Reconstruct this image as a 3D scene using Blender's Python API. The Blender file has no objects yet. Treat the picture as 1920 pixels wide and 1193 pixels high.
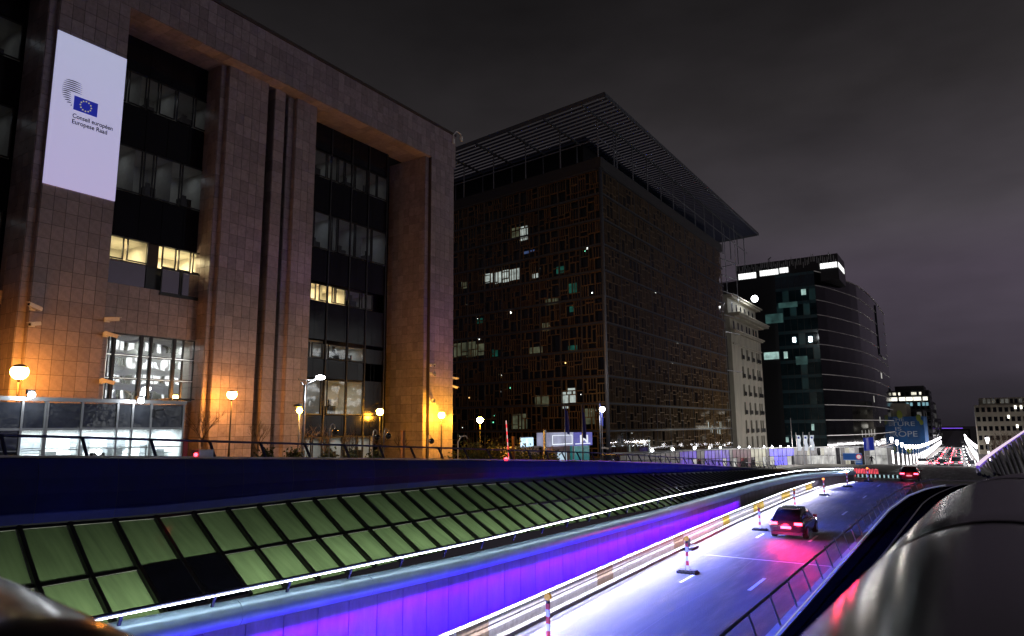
import bpy, bmesh, math, random
from mathutils import Vector, Matrix
random.seed(7)
sc = bpy.context.scene
C = sc.collection
# ------------------------------------------------------------------ camera
cam_d = bpy.data.cameras.new('camera'); cam = bpy.data.objects.new('camera', cam_d); C.objects.link(cam)
CAM = Vector((0, 0, 2.9))
yaw, pitch, roll = math.radians(33.064), math.radians(9.0), math.radians(-0.5)
Fv = Vector((-math.sin(yaw)*math.cos(pitch), math.cos(yaw)*math.cos(pitch), math.sin(pitch)))
R0 = Vector((math.cos(yaw), math.sin(yaw), 0)); U0 = R0.cross(Fv)
Rv = R0*math.cos(roll) + U0*math.sin(roll); Uv = -R0*math.sin(roll) + U0*math.cos(roll)
M = Matrix.Identity(4)
for i in range(3):
    M[i][0], M[i][1], M[i][2], M[i][3] = Rv[i], Uv[i], -Fv[i], CAM[i]
cam.matrix_world = M
cam_d.sensor_width = 36; cam_d.lens = 24.19
cam_d.clip_start = 0.05; cam_d.clip_end = 6000
cam_d.dof.use_dof = True; cam_d.dof.focus_distance = 45; cam_d.dof.aperture_fstop = 2.2
sc.camera = cam
# ------------------------------------------------------------------ night sky: low cloud lit by the city
w = bpy.data.worlds.new('World'); sc.world = w; w.use_nodes = True
nt = w.node_tree; nt.nodes.clear()
def nd(t, **k):
    n = nt.nodes.new(t)
    for a, b in k.items(): setattr(n, a, b)
    return n
wo = nd('ShaderNodeOutputWorld'); bg = nd('ShaderNodeBackground'); tc = nd('ShaderNodeTexCoord')
sep = nd('ShaderNodeSeparateXYZ'); nt.links.new(tc.outputs['Generated'], sep.inputs[0])
mp = nd('ShaderNodeMapping'); mp.inputs['Scale'].default_value = (1.0, 1.0, 2.6); nt.links.new(tc.outputs['Generated'], mp.inputs[0])
nz = nd('ShaderNodeTexNoise'); nz.inputs['Scale'].default_value = 2.6; nz.inputs['Detail'].default_value = 5; nz.inputs['Roughness'].default_value = .5
nt.links.new(mp.outputs[0], nz.inputs['Vector'])
hz = nd('ShaderNodeMapRange'); hz.inputs[1].default_value = 0.0; hz.inputs[2].default_value = .62; nt.links.new(sep.outputs['Z'], hz.inputs[0])
rp = nd('ShaderNodeValToRGB'); nt.links.new(hz.outputs[0], rp.inputs[0])
el = rp.color_ramp.elements
el[0].position = 0; el[0].color = (.020, .017, .022, 1)
el[1].position = 1; el[1].color = (.0085, .0078, .0083, 1)
e = el.new(.06); e.color = (.028, .024, .031, 1)
e = el.new(.16); e.color = (.066, .054, .073, 1)
e = el.new(.30); e.color = (.066, .053, .072, 1)
e = el.new(.42); e.color = (.054, .047, .055, 1)
e = el.new(.66); e.color = (.030, .0265, .0285, 1)
az = nd('ShaderNodeMapRange'); az.inputs[1].default_value = -1.0; az.inputs[2].default_value = .25; az.inputs[3].default_value = .45; az.inputs[4].default_value = 1.12
nt.links.new(sep.outputs['X'], az.inputs[0])
cl = nd('ShaderNodeMapRange'); cl.inputs[1].default_value = .3; cl.inputs[2].default_value = .72; cl.inputs[3].default_value = .70; cl.inputs[4].default_value = 1.4
nt.links.new(nz.outputs[0], cl.inputs[0])
mu = nd('ShaderNodeMath', operation='MULTIPLY'); nt.links.new(az.outputs[0], mu.inputs[0]); nt.links.new(cl.outputs[0], mu.inputs[1])
nt.links.new(rp.outputs[0], bg.inputs[0]); nt.links.new(mu.outputs[0], bg.inputs[1]); nt.links.new(bg.outputs[0], wo.inputs[0])
# ------------------------------------------------------------------ exposure / render
vs = sc.view_settings; vs.view_transform = 'Standard'; vs.look = 'None'; vs.exposure = 0; vs.gamma = 1; vs.use_curve_mapping = False
cy = sc.cycles
try:
    cy.use_denoising = True; cy.denoiser = 'OPENIMAGEDENOISE'
    cy.max_bounces = 6; cy.diffuse_bounces = 3; cy.glossy_bounces = 4; cy.transmission_bounces = 3; cy.transparent_max_bounces = 8
    cy.sample_clamp_indirect = 6; cy.sample_clamp_direct = 0
    cy.use_light_tree = True; cy.caustics_reflective = False; cy.caustics_refractive = False
except Exception: pass
# ------------------------------------------------------------------ light helpers and paths of the ramp strips, some of them added
def wloc(o):
    v = Vector((0, 0, 0))
    while o: v += Vector(o.location); o = o.parent
    return v
def area_light(name, a, b, width, col, power, look, spread=150, parent=None):
    a, b = Vector(a), Vector(b); L = (b-a).length
    d = bpy.data.lights.new(name, 'AREA'); d.shape = 'RECTANGLE'; d.size = L; d.size_y = width
    d.color = col; d.energy = power; d.spread = math.radians(spread)
    o = bpy.data.objects.new(name, d); C.objects.link(o)
    x = (b-a).normalized(); z = -(Vector(look)-(a+b)/2); z = (z - x*z.dot(x)).normalized(); y = z.cross(x)
    m = Matrix.Identity(4)
    for i in range(3): m[i][0], m[i][1], m[i][2], m[i][3] = x[i], y[i], z[i], ((a+b)/2)[i]
    o.matrix_world = m
    if parent:
        o.parent = parent; o.matrix_local = Matrix.Translation(-wloc(parent)) @ m
    return o
def point_light(name, p, col, power, r=.1, parent=None):
    d = bpy.data.lights.new(name, 'POINT'); d.color = col; d.energy = power; d.shadow_soft_size = r
    o = bpy.data.objects.new(name, d); C.objects.link(o); o.location = p
    if parent: o.parent = parent; o.location = Vector(p)-Vector(parent.location)
    return o
def interp(tab, y):
    if y <= tab[0][0]: return tab[0][1]
    for (a, va), (b, vb) in zip(tab, tab[1:]):
        if y <= b: return va + (vb-va)*(y-a)/(b-a)
    return tab[-1][1]
RAILX = [(2, -13.6), (57, -13.6), (67, -13.0), (77.5, -11.75), (84.5, -10.8)]
RAILZ = [(2, -.42), (6.8, -.51), (12.2, -.63), (18.9, -.76), (35, -.83), (58, -1.09), (67, -1.20), (77.5, -1.55), (84.5, -1.90)]
BEAMX = [(2, -13.85), (55, -13.85), (68, -13.2), (78, -11.9), (84, -10.8)]
BEAMZ = [(2, -.75), (7.6, -.98), (12.4, -1.2), (19.2, -1.46), (35.5, -1.71), (59, -1.74), (68, -1.8), (78, -2.1), (84, -2.33)]
BARX = [(2, -11.8), (17, -12.0), (30, -12.45), (45, -12.85), (60, -12.95), (75, -12.6), (85, -11.9), (90, -11.2)]
# ------------------------------------------------------------------ helpers: meshes
class MB:
    def __init__(s): s.v = []; s.f = []; s.mi = []
    def add(s, vs_, fs, mi=0):
        n = len(s.v); s.v += [tuple(p) for p in vs_]; s.f += [tuple(i+n for i in q) for q in fs]; s.mi += [mi]*len(fs)
    def quad(s, a, b, c, d, mi=0): s.add([a, b, c, d], [(0, 1, 2, 3)], mi)
    def obox(s, o, u, v, n, mi=0):
        o, u, v, n = Vector(o), Vector(u), Vector(v), Vector(n)
        p = [o, o+u, o+u+v, o+v, o+n, o+u+n, o+u+v+n, o+v+n]
        s.add(p, [(3, 2, 1, 0), (4, 5, 6, 7), (0, 1, 5, 4), (1, 2, 6, 5), (2, 3, 7, 6), (3, 0, 4, 7)], mi)
    def box(s, x0, y0, z0, x1, y1, z1, mi=0):
        s.obox((x0, y0, z0), (x1-x0, 0, 0), (0, y1-y0, 0), (0, 0, z1-z0), mi)
    def tube(s, pts, r, n=8, cap=True, mi=0, up=Vector((0, 0, 1)), sq=1.0):
        pts = [Vector(p) for p in pts]; rs = r if isinstance(r, (list, tuple)) else [r]*len(pts)
        b = len(s.v)
        for i, p in enumerate(pts):
            d = (pts[min(i+1, len(pts)-1)]-pts[max(i-1, 0)]).normalized()
            a = d.cross(up)
            if a.length < 1e-3: a = d.cross(Vector((1, 0, 0)))
            a.normalize(); c = a.cross(d)
            for k in range(n):
                t = 2*math.pi*k/n
                s.v.append(tuple(p + a*math.cos(t)*rs[i]*sq + c*math.sin(t)*rs[i]))
        for i in range(len(pts)-1):
            for k in range(n):
                k2 = (k+1) % n
                s.f.append((b+i*n+k, b+i*n+k2, b+(i+1)*n+k2, b+(i+1)*n+k)); s.mi.append(mi)
        if cap:
            s.f.append(tuple(b+k for k in range(n))[::-1]); s.f.append(tuple(b+(len(pts)-1)*n+k for k in range(n))); s.mi += [mi, mi]
    def sweep(s, path, prof, closed=True, mi=0, cap=True, tans=None):
        """profile (dx,dz) swept along a path; dx along the path's horizontal right side"""
        path = [Vector(p) for p in path]; b = len(s.v); n = len(prof)
        for i, p in enumerate(path):
            d = tans[i].copy() if tans else path[min(i+1, len(path)-1)]-path[max(i-1, 0)]; d.z = 0; d.normalize(); r = Vector((d.y, -d.x, 0))
            for dx, dz in prof: s.v.append(tuple(p + r*dx + Vector((0, 0, dz))))
        for i in range(len(path)-1):
            for k in range(n if closed else n-1):
                k2 = (k+1) % n
                s.f.append((b+i*n+k, b+(i+1)*n+k, b+(i+1)*n+k2, b+i*n+k2)); s.mi.append(mi)
        if cap and closed:
            s.f.append(tuple(b+k for k in range(n))); s.f.append(tuple(b+(len(path)-1)*n+k for k in range(n))[::-1]); s.mi += [mi, mi]
    def ball(s, c, r, n=12, m=8, sz=1.0, mi=0):
        c = Vector(c); b = len(s.v)
        for i in range(m+1):
            t = math.pi*i/m
            for k in range(n):
                a = 2*math.pi*k/n
                s.v.append((c.x+r*math.sin(t)*math.cos(a), c.y+r*math.sin(t)*math.sin(a), c.z+r*sz*math.cos(t)))
        for i in range(m):
            for k in range(n):
                k2 = (k+1) % n
                s.f.append((b+i*n+k, b+(i+1)*n+k, b+(i+1)*n+k2, b+i*n+k2)); s.mi.append(mi)
    def mesh(s, name, mats, origin=(0, 0, 0), smooth=False):
        o = Vector(origin); me = bpy.data.meshes.new(name)
        me.from_pydata([tuple(Vector(p)-o) for p in s.v], [], s.f)
        for m in (mats if isinstance(mats, (list, tuple)) else [mats]): me.materials.append(m)
        if any(s.mi): me.polygons.foreach_set('material_index', s.mi)
        if smooth: me.polygons.foreach_set('use_smooth', [True]*len(me.polygons))
        me.update(); return me
def wloc(o):
    v = Vector((0, 0, 0))
    while o: v += Vector(o.location); o = o.parent
    return v
def tag(o, label=None, cat=None, group=None, kind=None):
    if label: o['label'] = label
    if cat: o['category'] = cat
    if group: o['group'] = group
    if kind: o['kind'] = kind
    return o
def thing(name, label, cat, loc=(0, 0, 0), group=None):
    o = bpy.data.objects.new(name, None); C.objects.link(o); o.location = loc; o.empty_display_size = .3
    return tag(o, label, cat, group)
def part(name, mb, mat, parent=None, smooth=False, label=None, kind=None):
    me = mb.mesh(name, mat, wloc(parent) if parent else (0, 0, 0), smooth)
    o = bpy.data.objects.new(name, me); C.objects.link(o)
    if parent: o.parent = parent
    return tag(o, label, None, None, kind)
def struct(name, mb, mat, smooth=False, parent=None):
    return tag(part(name, mb, mat, parent, smooth), kind='structure' if not parent else None)
def piece(name, me, parent, loc, mat4=None, label=None):
    o = bpy.data.objects.new(name, me); C.objects.link(o); o.parent = parent
    o.location = Vector(loc)-wloc(parent)
    if mat4 is not None:
        m = mat4.to_4x4(); m.translation = Vector(loc)-wloc(parent); o.matrix_local = m
    return o
def copy_tree(o, parent=None):
    c = o.copy(); C.objects.link(c); c.parent = parent
    for ch in list(o.children): copy_tree(ch, c)
    return c
# ------------------------------------------------------------------ helpers: materials
def mat(name, col, rough=.6, metal=0, var=0, vscale=4, bump=0, bscale=30, emit=None, spec=.5, island=0, alpha=None, stretch=None, coat=0):
    m = bpy.data.materials.new(name); m.use_nodes = True; t = m.node_tree; b = t.nodes['Principled BSDF']
    b.inputs['Base Color'].default_value = (*col, 1); b.inputs['Roughness'].default_value = rough; b.inputs['Metallic'].default_value = metal
    b.inputs['Specular IOR Level'].default_value = spec
    if coat: b.inputs['Coat Weight'].default_value = coat; b.inputs['Coat Roughness'].default_value = .1
    tcn = t.nodes.new('ShaderNodeTexCoord'); vec = tcn.outputs['Object']
    if stretch:
        mpn = t.nodes.new('ShaderNodeMapping'); mpn.inputs['Scale'].default_value = stretch; t.links.new(vec, mpn.inputs[0]); vec = mpn.outputs[0]
    cur = None
    def hsv(fac_socket, lo, hi):
        nonlocal cur
        h = t.nodes.new('ShaderNodeHueSaturation'); r = t.nodes.new('ShaderNodeMapRange')
        r.inputs[3].default_value = lo; r.inputs[4].default_value = hi
        t.links.new(fac_socket, r.inputs[0]); t.links.new(r.outputs[0], h.inputs['Value'])
        if cur is None: h.inputs['Color'].default_value = (*col, 1)
        else: t.links.new(cur, h.inputs['Color'])
        cur = h.outputs[0]
    if var:
        n = t.nodes.new('ShaderNodeTexNoise'); n.inputs['Scale'].default_value = vscale; n.inputs['Detail'].default_value = 6; n.inputs['Roughness'].default_value = .65
        t.links.new(vec, n.inputs['Vector'])
        mr = t.nodes.new('ShaderNodeMapRange'); mr.inputs[1].default_value = .3; mr.inputs[2].default_value = .7; t.links.new(n.outputs[0], mr.inputs[0])
        hsv(mr.outputs[0], 1-var, 1+var)
        rr = t.nodes.new('ShaderNodeMapRange'); rr.inputs[3].default_value = max(.03, rough*(1-var)); rr.inputs[4].default_value = min(1, rough*(1+var))
        t.links.new(mr.outputs[0], rr.inputs[0]); t.links.new(rr.outputs[0], b.inputs['Roughness'])
    if island:
        g = t.nodes.new('ShaderNodeNewGeometry'); hsv(g.outputs['Random Per Island'], 1-island, 1+island)
        oi = t.nodes.new('ShaderNodeObjectInfo'); hsv(oi.outputs['Random'], 1-island*.8, 1+island*.8)
    if cur is not None: t.links.new(cur, b.inputs['Base Color'])
    if bump:
        n = t.nodes.new('ShaderNodeTexNoise'); n.inputs['Scale'].default_value = bscale; n.inputs['Detail'].default_value = 4; t.links.new(vec, n.inputs['Vector'])
        bp = t.nodes.new('ShaderNodeBump'); bp.inputs['Strength'].default_value = bump; bp.inputs['Distance'].default_value = .05
        t.links.new(n.outputs[0], bp.inputs['Height']); t.links.new(bp.outputs[0], b.inputs['Normal'])
    if emit:
        b.inputs['Emission Color'].default_value = (*emit[0], 1); b.inputs['Emission Strength'].default_value = emit[1]
    return m
def emat(name, col, s, var=0, vscale=1.5, rough=.3, base=(.02, .02, .02)):
    m = mat(name, base, rough, emit=(col, s))
    if s < 1.4 or name in ('lit_column', 'head_light', 'tail_light', 'small_white_lamp', 'small_green_lamp', 'small_amber_lamp', 'bright_tower_lamp', 'far_bright_window', 'street_lamp_white', 'added_barrier_led', 'bright_strip_window', 'penthouse_white'):
        try: m.cycles.emission_sampling = 'NONE'
        except Exception: pass
    if var:
        t = m.node_tree; b = t.nodes['Principled BSDF']; tcn = t.nodes.new('ShaderNodeTexCoord'); n = t.nodes.new('ShaderNodeTexNoise')
        n.inputs['Scale'].default_value = vscale; n.inputs['Detail'].default_value = 3
        t.links.new(tcn.outputs['Object'], n.inputs['Vector']); r = t.nodes.new('ShaderNodeMapRange'); r.inputs[1].default_value = .3; r.inputs[2].default_value = .7
        r.inputs[3].default_value = s*(1-var); r.inputs[4].default_value = s*(1+var); t.links.new(n.outputs[0], r.inputs[0]); t.links.new(r.outputs[0], b.inputs['Emission Strength'])
    return m
def glass(name, refl, tint=(.8, .85, .85), rough=.02, wave=0, wscale=1.0):
    m = bpy.data.materials.new(name); m.use_nodes = True; t = m.node_tree; t.nodes.clear()
    out = t.nodes.new('ShaderNodeOutputMaterial'); tr = t.nodes.new('ShaderNodeBsdfTransparent'); gl = t.nodes.new('ShaderNodeBsdfGlossy'); mx = t.nodes.new('ShaderNodeMixShader')
    tr.inputs[0].default_value = (*tint, 1); gl.inputs['Roughness'].default_value = rough
    fr = t.nodes.new('ShaderNodeLayerWeight'); fr.inputs[0].default_value = .12
    ad = t.nodes.new('ShaderNodeMath'); ad.operation = 'ADD'; ad.use_clamp = True; ad.inputs[1].default_value = refl
    t.links.new(fr.outputs['Fresnel'], ad.inputs[0]); t.links.new(ad.outputs[0], mx.inputs[0]); t.links.new(tr.outputs[0], mx.inputs[1]); t.links.new(gl.outputs[0], mx.inputs[2]); t.links.new(mx.outputs[0], out.inputs[0])
    if wave:
        tcn = t.nodes.new('ShaderNodeTexCoord'); n = t.nodes.new('ShaderNodeTexNoise'); n.inputs['Scale'].default_value = wscale; n.inputs['Detail'].default_value = 1
        t.links.new(tcn.outputs['Object'], n.inputs['Vector']); bp = t.nodes.new('ShaderNodeBump'); bp.inputs['Strength'].default_value = wave; bp.inputs['Distance'].default_value = .1
        t.links.new(n.outputs[0], bp.inputs['Height']); t.links.new(bp.outputs[0], gl.inputs['Normal'])
    return m
stone = mat('pink_granite', (.285, .232, .232), .34, var=.22, vscale=3.5, bump=.05, bscale=14, island=.20)
joint = mat('stone_joint', (.06, .045, .04), .8, var=.2)
blackglass = mat('black_spandrel_glass', (.004, .004, .008), .12, spec=.28, var=.3, vscale=.6, bump=.04, bscale=1.2)
blackmetal = mat('black_metal', (.012, .012, .014), .4, var=.2)
room = mat('office_room', (.55, .53, .48), .8, var=.15, vscale=1.2)
pane_m = glass('window_glass', .10, wave=.05, wscale=1.2)
pane_mirror = glass('mirror_glass', .62, (.5, .55, .55), .012, wave=.045, wscale=.8)
white_paint = mat('white_paint', (.75, .75, .73), .45, var=.12, vscale=8)
steel = mat('brushed_steel', (.46, .48, .50), .3, 1, var=.2, vscale=2.5)
galv = mat('galvanised_pole', (.30, .31, .33), .45, .7, var=.2)
wood = mat('oak_frame', (.27, .155, .055), .6, var=.3, vscale=5, island=.25)
blue_metal = mat('blue_painted_metal', (.0016, .0042, .08), .45, spec=.1, island=.22, var=.25, vscale=1.2, bump=.02, bscale=3)
dark_rail = mat('dark_blue_rail', (.03, .035, .09), .35, .6, var=.2)
asphalt = mat('asphalt', (.062, .064, .068), .52, var=.42, vscale=1.6, bump=.5, bscale=60, stretch=(1.3, .16, 1))
pave = mat('plaza_paving', (.16, .15, .14), .75, var=.25, vscale=2, bump=.2, bscale=20)
concrete = mat('concrete', (.36, .35, .33), .75, var=.25, vscale=3, bump=.15, bscale=20)
roadpaint = mat('worn_road_paint', (.72, .72, .70), .6, var=.3, vscale=9)
rubber = mat('black_rubber', (.015, .015, .016), .8, var=.2)
LED = emat('white_led', (.93, .97, 1), 30); LED2 = emat('added_barrier_led', (.93, .95, 1), 9)
# ------------------------------------------------------------------ ground and road
GT = [(-200, 2.3), (0, 2.3), (7, 2.1), (17, 1.7), (24, 1.35), (38, .62), (51, .05), (54, -.4), (79, -2.0), (100, -3.2), (125, -3.9), (140, -4.3), (176, -6.5), (224, -7.9), (300, -9), (500, -10.5), (900, -12), (4000, -12.5)]
def G(y): return interp(GT, y)
def shift(y): return -.009*max(0, y-100)
ys = [-200, -60, 0, 7, 17, 24, 38, 51, 54, 79, 90, 100, 125, 140, 176, 224, 300, 500, 900, 2000, 4000]
mb = MB()
for a, b in zip(ys, ys[1:]):
    mb.quad((-1500, a, G(a)), (-18.5, a, G(a)), (-18.5, b, G(b)), (-1500, b, G(b)))
for a, b in zip(ys[10:], ys[11:]):
    za, zb = min(G(a), -3.15), min(G(b), -3.15)
    mb.quad((-18.5, a, za), (1500, a, za), (1500, b, zb), (-18.5, b, zb))
mb.quad((1.6, -200, .9), (1500, -200, .9), (1500, 90, -3.15), (1.6, 90, -3.15))
mb.quad((-18.5, -200, -3.3), (1.6, -200, -3.3), (1.6, 90, -3.3), (-18.5, 90, -3.3))
struct('ground', mb, pave)
mb = MB()
ry = [-40, 0, 20, 40, 60, 75, 86, 92]
for a, b in zip(ry, ry[1:]):
    f = lambda y: interp(BARX, y)-.1
    mb.quad((f(a), a, -3.1), (-4.9, a, -3.1), (-4.9, b, -3.1), (f(b), b, -3.1))
struct('ramp_road', mb, asphalt)
mb = MB()
for a, b in zip(ys[10:], ys[11:-1]):
    za, zb = min(G(a), -3.15)+.02, min(G(b), -3.15)+.02
    mb.quad((-9+shift(a), a, za), (2+shift(a), a, za), (2+shift(b), b, zb), (-9+shift(b), b, zb))
struct('street', mb, asphalt)
mb = MB()
for s_, x0, x1 in ((1, -14, -9), (2, 2, 6)):
    for a, b in zip(ys[11:], ys[12:-1]):
        za, zb = min(G(a), -3.15), min(G(b), -3.15)
        o = [(x0+shift(a), a, za-.3), (x1+shift(a), a, za-.3), (x1+shift(a), a, za+.12), (x0+shift(a), a, za+.12)]
        q = [(x0+shift(b), b, zb-.3), (x1+shift(b), b, zb-.3), (x1+shift(b), b, zb+.12), (x0+shift(b), b, zb+.12)]
        mb.quad(o[3], o[2], q[2], q[3]); mb.quad(o[2], o[1], q[1], q[2]); mb.quad(o[0], o[3], q[3], q[0])
struct('pavement', mb, pave)
def flat(mb, x0, y0, x1, y1, z): mb.quad((x0, y0, z), (x1, y0, z), (x1, y1, z), (x0, y1, z))
rm = bpy.data.objects.new('road_marking', None); C.objects.link(rm); tag(rm, kind='structure')
for k in range(6):
    y0 = 14.5+12.4*k; x = -7.25-.012*(y0-27)*.9
    m1 = MB(); flat(m1, x-.07, y0, x+.07, y0+2.4, -3.094); part('lane_dash', m1, roadpaint, rm)
    if k < 5:
        x2 = -9.85-.015*(y0-27); m1 = MB(); flat(m1, x2-.06, y0, x2+.06, y0+1.7, -3.094); part('lane_dash', m1, roadpaint, rm)
mb = MB(); flat(mb, -12.3, 33.0, -5.0, 33.18, -3.092); part('expansion_joint', mb, mat('joint_steel', (.50, .50, .50), .45, .1, var=.3), rm)
mb = MB(); flat(mb, -12.3, 33.18, -5.0, 33.26, -3.09); part('expansion_joint', mb, rubber, rm)
mb = MB()
for k in range(30):
    y = 6+2.7*k; y2 = y+2.7; mb.quad((-8.55+.1*math.sin(y*.5), y, -3.096), (-8.525+.1*math.sin(y*.5), y, -3.096), (-8.525+.1*math.sin(y2*.5), y2, -3.096), (-8.55+.1*math.sin(y2*.5), y2, -3.096))
part('tar_seam', mb, mat('tar', (.17, .17, .175), .6), rm)

# ------------------------------------------------------------------ ramp: parapet wall, skylight, beam, purple wall, barrier
PT = [(0, 2.5), (7, 2.30), (10.7, 2.12), (17.3, 1.81), (23.6, 1.51), (38, .80), (54.4, -.19), (78.7, -1.85), (86, -2.4)]
ST = [(0, .88), (7, .81), (10.6, .68), (16, .68), (23.1, .55), (37.2, .06), (53.1, -.69), (77, -1.74), (86, -2.2)]
SM = [(0, -.2), (6.8, -.25), (10.3, -.25), (14.5, -.28), (20.9, -.32), (26.6, -.45), (40, -.9), (55, -1.5), (77, -2.2), (86, -2.5)]
wall = thing('parapet_wall', 'long dark blue panelled parapet wall above the green skylight', 'wall', (-18.4, 30, 0))
mb = MB()
for k in range(44):
    a, b = k*2-2, k*2
    mb.obox((-18.62, a, interp(ST, a)-.3), (0, 2, interp(ST, b)-interp(ST, a)), (.2, 0, 0), (0, 0, interp(PT, a)-interp(ST, a)+.26))
part('wall_core', mb, blackmetal, wall)
for k in range(46):     # curved blue metal cladding panels
    a, b = k*1.85-1.5, k*1.85+1.842-1.5
    mb = MB(); m1 = []
    for y in (a, b):
        zt, zb = interp(PT, y), interp(ST, y); h = zt-zb
        m1.append([(-18.40+.10*math.sin(t*math.pi), y, zb+h*t) for t in (0, .2, .45, .7, .9, 1.0)]+[(-18.5, y, zt+.02)])
    for i in range(6): mb.quad(m1[0][i], m1[1][i], m1[1][i+1], m1[0][i+1])
    n = len(mb.v)
    part('cladding_panel', mb, blue_metal, wall)
mb = MB(); path = [(-18.5, y, interp(PT, y)+.03) for y in range(-2, 87, 4)]
mb.sweep(path, [(-.2, 0), (.12, 0), (.12, .05), (-.2, .05)]); part('coping', mb, concrete, wall)
# railing on it
rl = thing('parapet_railing', 'dark blue handrail on leaning posts along the top of the blue parapet wall', 'railing', (-18.5, 30, 1))
mb = MB(); mb.tube([(-18.75, y, interp(PT, y)+.52) for y in [-2+2*k for k in range(44)]], .035, 8); part('handrail', mb, dark_rail, rl, True)
pm = MB(); pm.obox((-.02, -.03, 0), (.07, 0, 0), (0, .06, 0), (-.24, -.05, .5)); pme = pm.mesh('railing_post', dark_rail)
for k in range(47):
    y = 7.1+1.77*(k-3); piece('railing_post', pme, rl, (-18.5, y, interp(PT, y)+.05))
# skylight
sky = thing('sloped_skylight', 'long sloped skylight of green lit glass panes between black bars', 'skylight', (-16.5, 30, 0))
def skp(y, row):   # row 0 top, 1 mid, 2 bottom
    if row == 0: return Vector((-18.0, y, interp(ST, y)-.05))
    if row == 1: y2 = y-.25; return Vector((-16.3, y2, interp(SM, y2)))
    y2 = y-.45; return Vector((-14.75, y2, interp(SM, y2)-.80))
def frosted(name, c):
    m = bpy.data.materials.new(name); m.use_nodes = True; t = m.node_tree; t.nodes.clear()
    out = t.nodes.new('ShaderNodeOutputMaterial'); tl = t.nodes.new('ShaderNodeBsdfTranslucent'); pb = t.nodes.new('ShaderNodeBsdfPrincipled'); mx = t.nodes.new('ShaderNodeMixShader'); mx.inputs[0].default_value = .42
    pb.inputs['Base Color'].default_value = (.03, .045, .03, 1); pb.inputs['Roughness'].default_value = .16
    tcn = t.nodes.new('ShaderNodeTexCoord'); mpn = t.nodes.new('ShaderNodeMapping'); mpn.inputs['Scale'].default_value = (.5, 5, .5); n = t.nodes.new('ShaderNodeTexNoise'); n.inputs['Scale'].default_value = 1.4; n.inputs['Detail'].default_value = 6
    t.links.new(tcn.outputs['Object'], mpn.inputs[0]); t.links.new(mpn.outputs[0], n.inputs['Vector'])
    r = t.nodes.new('ShaderNodeMapRange'); r.inputs[1].default_value = .3; r.inputs[2].default_value = .7; r.inputs[3].default_value = .78; r.inputs[4].default_value = 1.1; t.links.new(n.outputs[0], r.inputs[0])
    h = t.nodes.new('ShaderNodeHueSaturation'); h.inputs['Color'].default_value = (*c, 1); t.links.new(r.outputs[0], h.inputs['Value']); oi = t.nodes.new('ShaderNodeObjectInfo'); r2 = t.nodes.new('ShaderNodeMapRange'); r2.inputs[3].default_value = .86; r2.inputs[4].default_value = 1.12; t.links.new(oi.outputs['Random'], r2.inputs[0])
    h2 = t.nodes.new('ShaderNodeHueSaturation'); t.links.new(h.outputs[0], h2.inputs['Color']); t.links.new(r2.outputs[0], h2.inputs['Value'])
    t.links.new(h2.outputs[0], tl.inputs[0]); t.links.new(pb.outputs[0], mx.inputs[1]); t.links.new(tl.outputs[0], mx.inputs[2]); t.links.new(mx.outputs[0], out.inputs[0]); return m
greenpane = frosted('green_frosted_pane', (.42, .62, .29))
darkpane = mat('dark_tinted_pane', (.010, .012, .022), .12, var=.3, vscale=1)
navypane = mat('unlit_blue_pane', (.012, .022, .04), .15, var=.3, vscale=1)
pitch_ = 1.05; nb = 78
for k in range(nb):
    y = 1.0+k*pitch_
    for row in (0, 1):
        a, b = skp(y+.065, row), skp(y+pitch_-.065, row); c, d = skp(y+pitch_-.065, row+1), skp(y+.065, row+1)
        e1 = (d-a).normalized()
        a, b = a+e1*.05, b+e1*.05; c, d = c-e1*.05, d-e1*.05
        vent = row == 1 and 8.7 < y < 10.85
        mt = greenpane if y < 44 else navypane
        n = (b-a).cross(d-a).normalized()
        if n.z < 0: n = -n
        off = n*(.09 if vent else .0)
        mb = MB()
        if mt is greenpane and not vent:
            A, B, Cc, Dd = a, b, c, d; mb.quad(A, B, Cc, Dd)
            for p, q in ((A, B), (B, Cc), (Cc, Dd), (Dd, A)): mb.quad(p, q, q-n*.03, p-n*.03)
        else: mb.obox(a+off-n*.03, b-a, d-a, n*.03)
        part('pane', mb, darkpane if vent else mt, sky, label='dark closed vent panel' if vent else None)
for a, b in ((.5, 10), (10, 20), (20, 30), (30, 40)):
    za, zb_ = skp(a, 2).z, skp(b, 2).z
    area_light('skylight_tube_light', (-15.3, a, za-.95), (-15.3, b, zb_-.95), .25, (.93, 1, .86), {.5: 92, 10: 92, 20: 66, 30: 26}[a], (-16.6, (a+b)/2, (za+zb_)/2+1.3), 170, sky)
mb = MB(); mb.box(-18.3, -1, -3.29, -14.6, 85, -3.2); part('light_well_floor', mb, concrete, sky)
for k in range(nb+1):
    y = 1.0+k*pitch_; mb = MB(); a, c = skp(y, 0), skp(y, 2); m_ = skp(y, 1)
    for p, q in ((a, m_), (m_, c)): mb.obox(p+Vector((0, -.045, -.02)), Vector((0, .09, 0)), q-p, (0.05, 0, .10))
    part('glazing_bar', mb, blackmetal, sky)
glint = emat('light_gap', (.80, .86, .66), .42, .5, 2)  # glow stands for light leaking past the pane edges
for row in (0, 1):
    mb = MB(); m2 = MB()
    for k in range(nb):
        y = 1.0+k*pitch_; a, b = skp(y, row), skp(y+pitch_, row)
        mb.obox(a+Vector((-.06, 0, -.02)), b-a, (.10, 0, -.05), (.03, 0, .07))
        
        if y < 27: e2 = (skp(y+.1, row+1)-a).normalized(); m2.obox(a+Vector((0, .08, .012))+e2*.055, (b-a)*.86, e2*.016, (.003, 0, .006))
    part('transom', mb, blackmetal, sky); part('light_leak_strip', m2, glint, sky)
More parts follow.
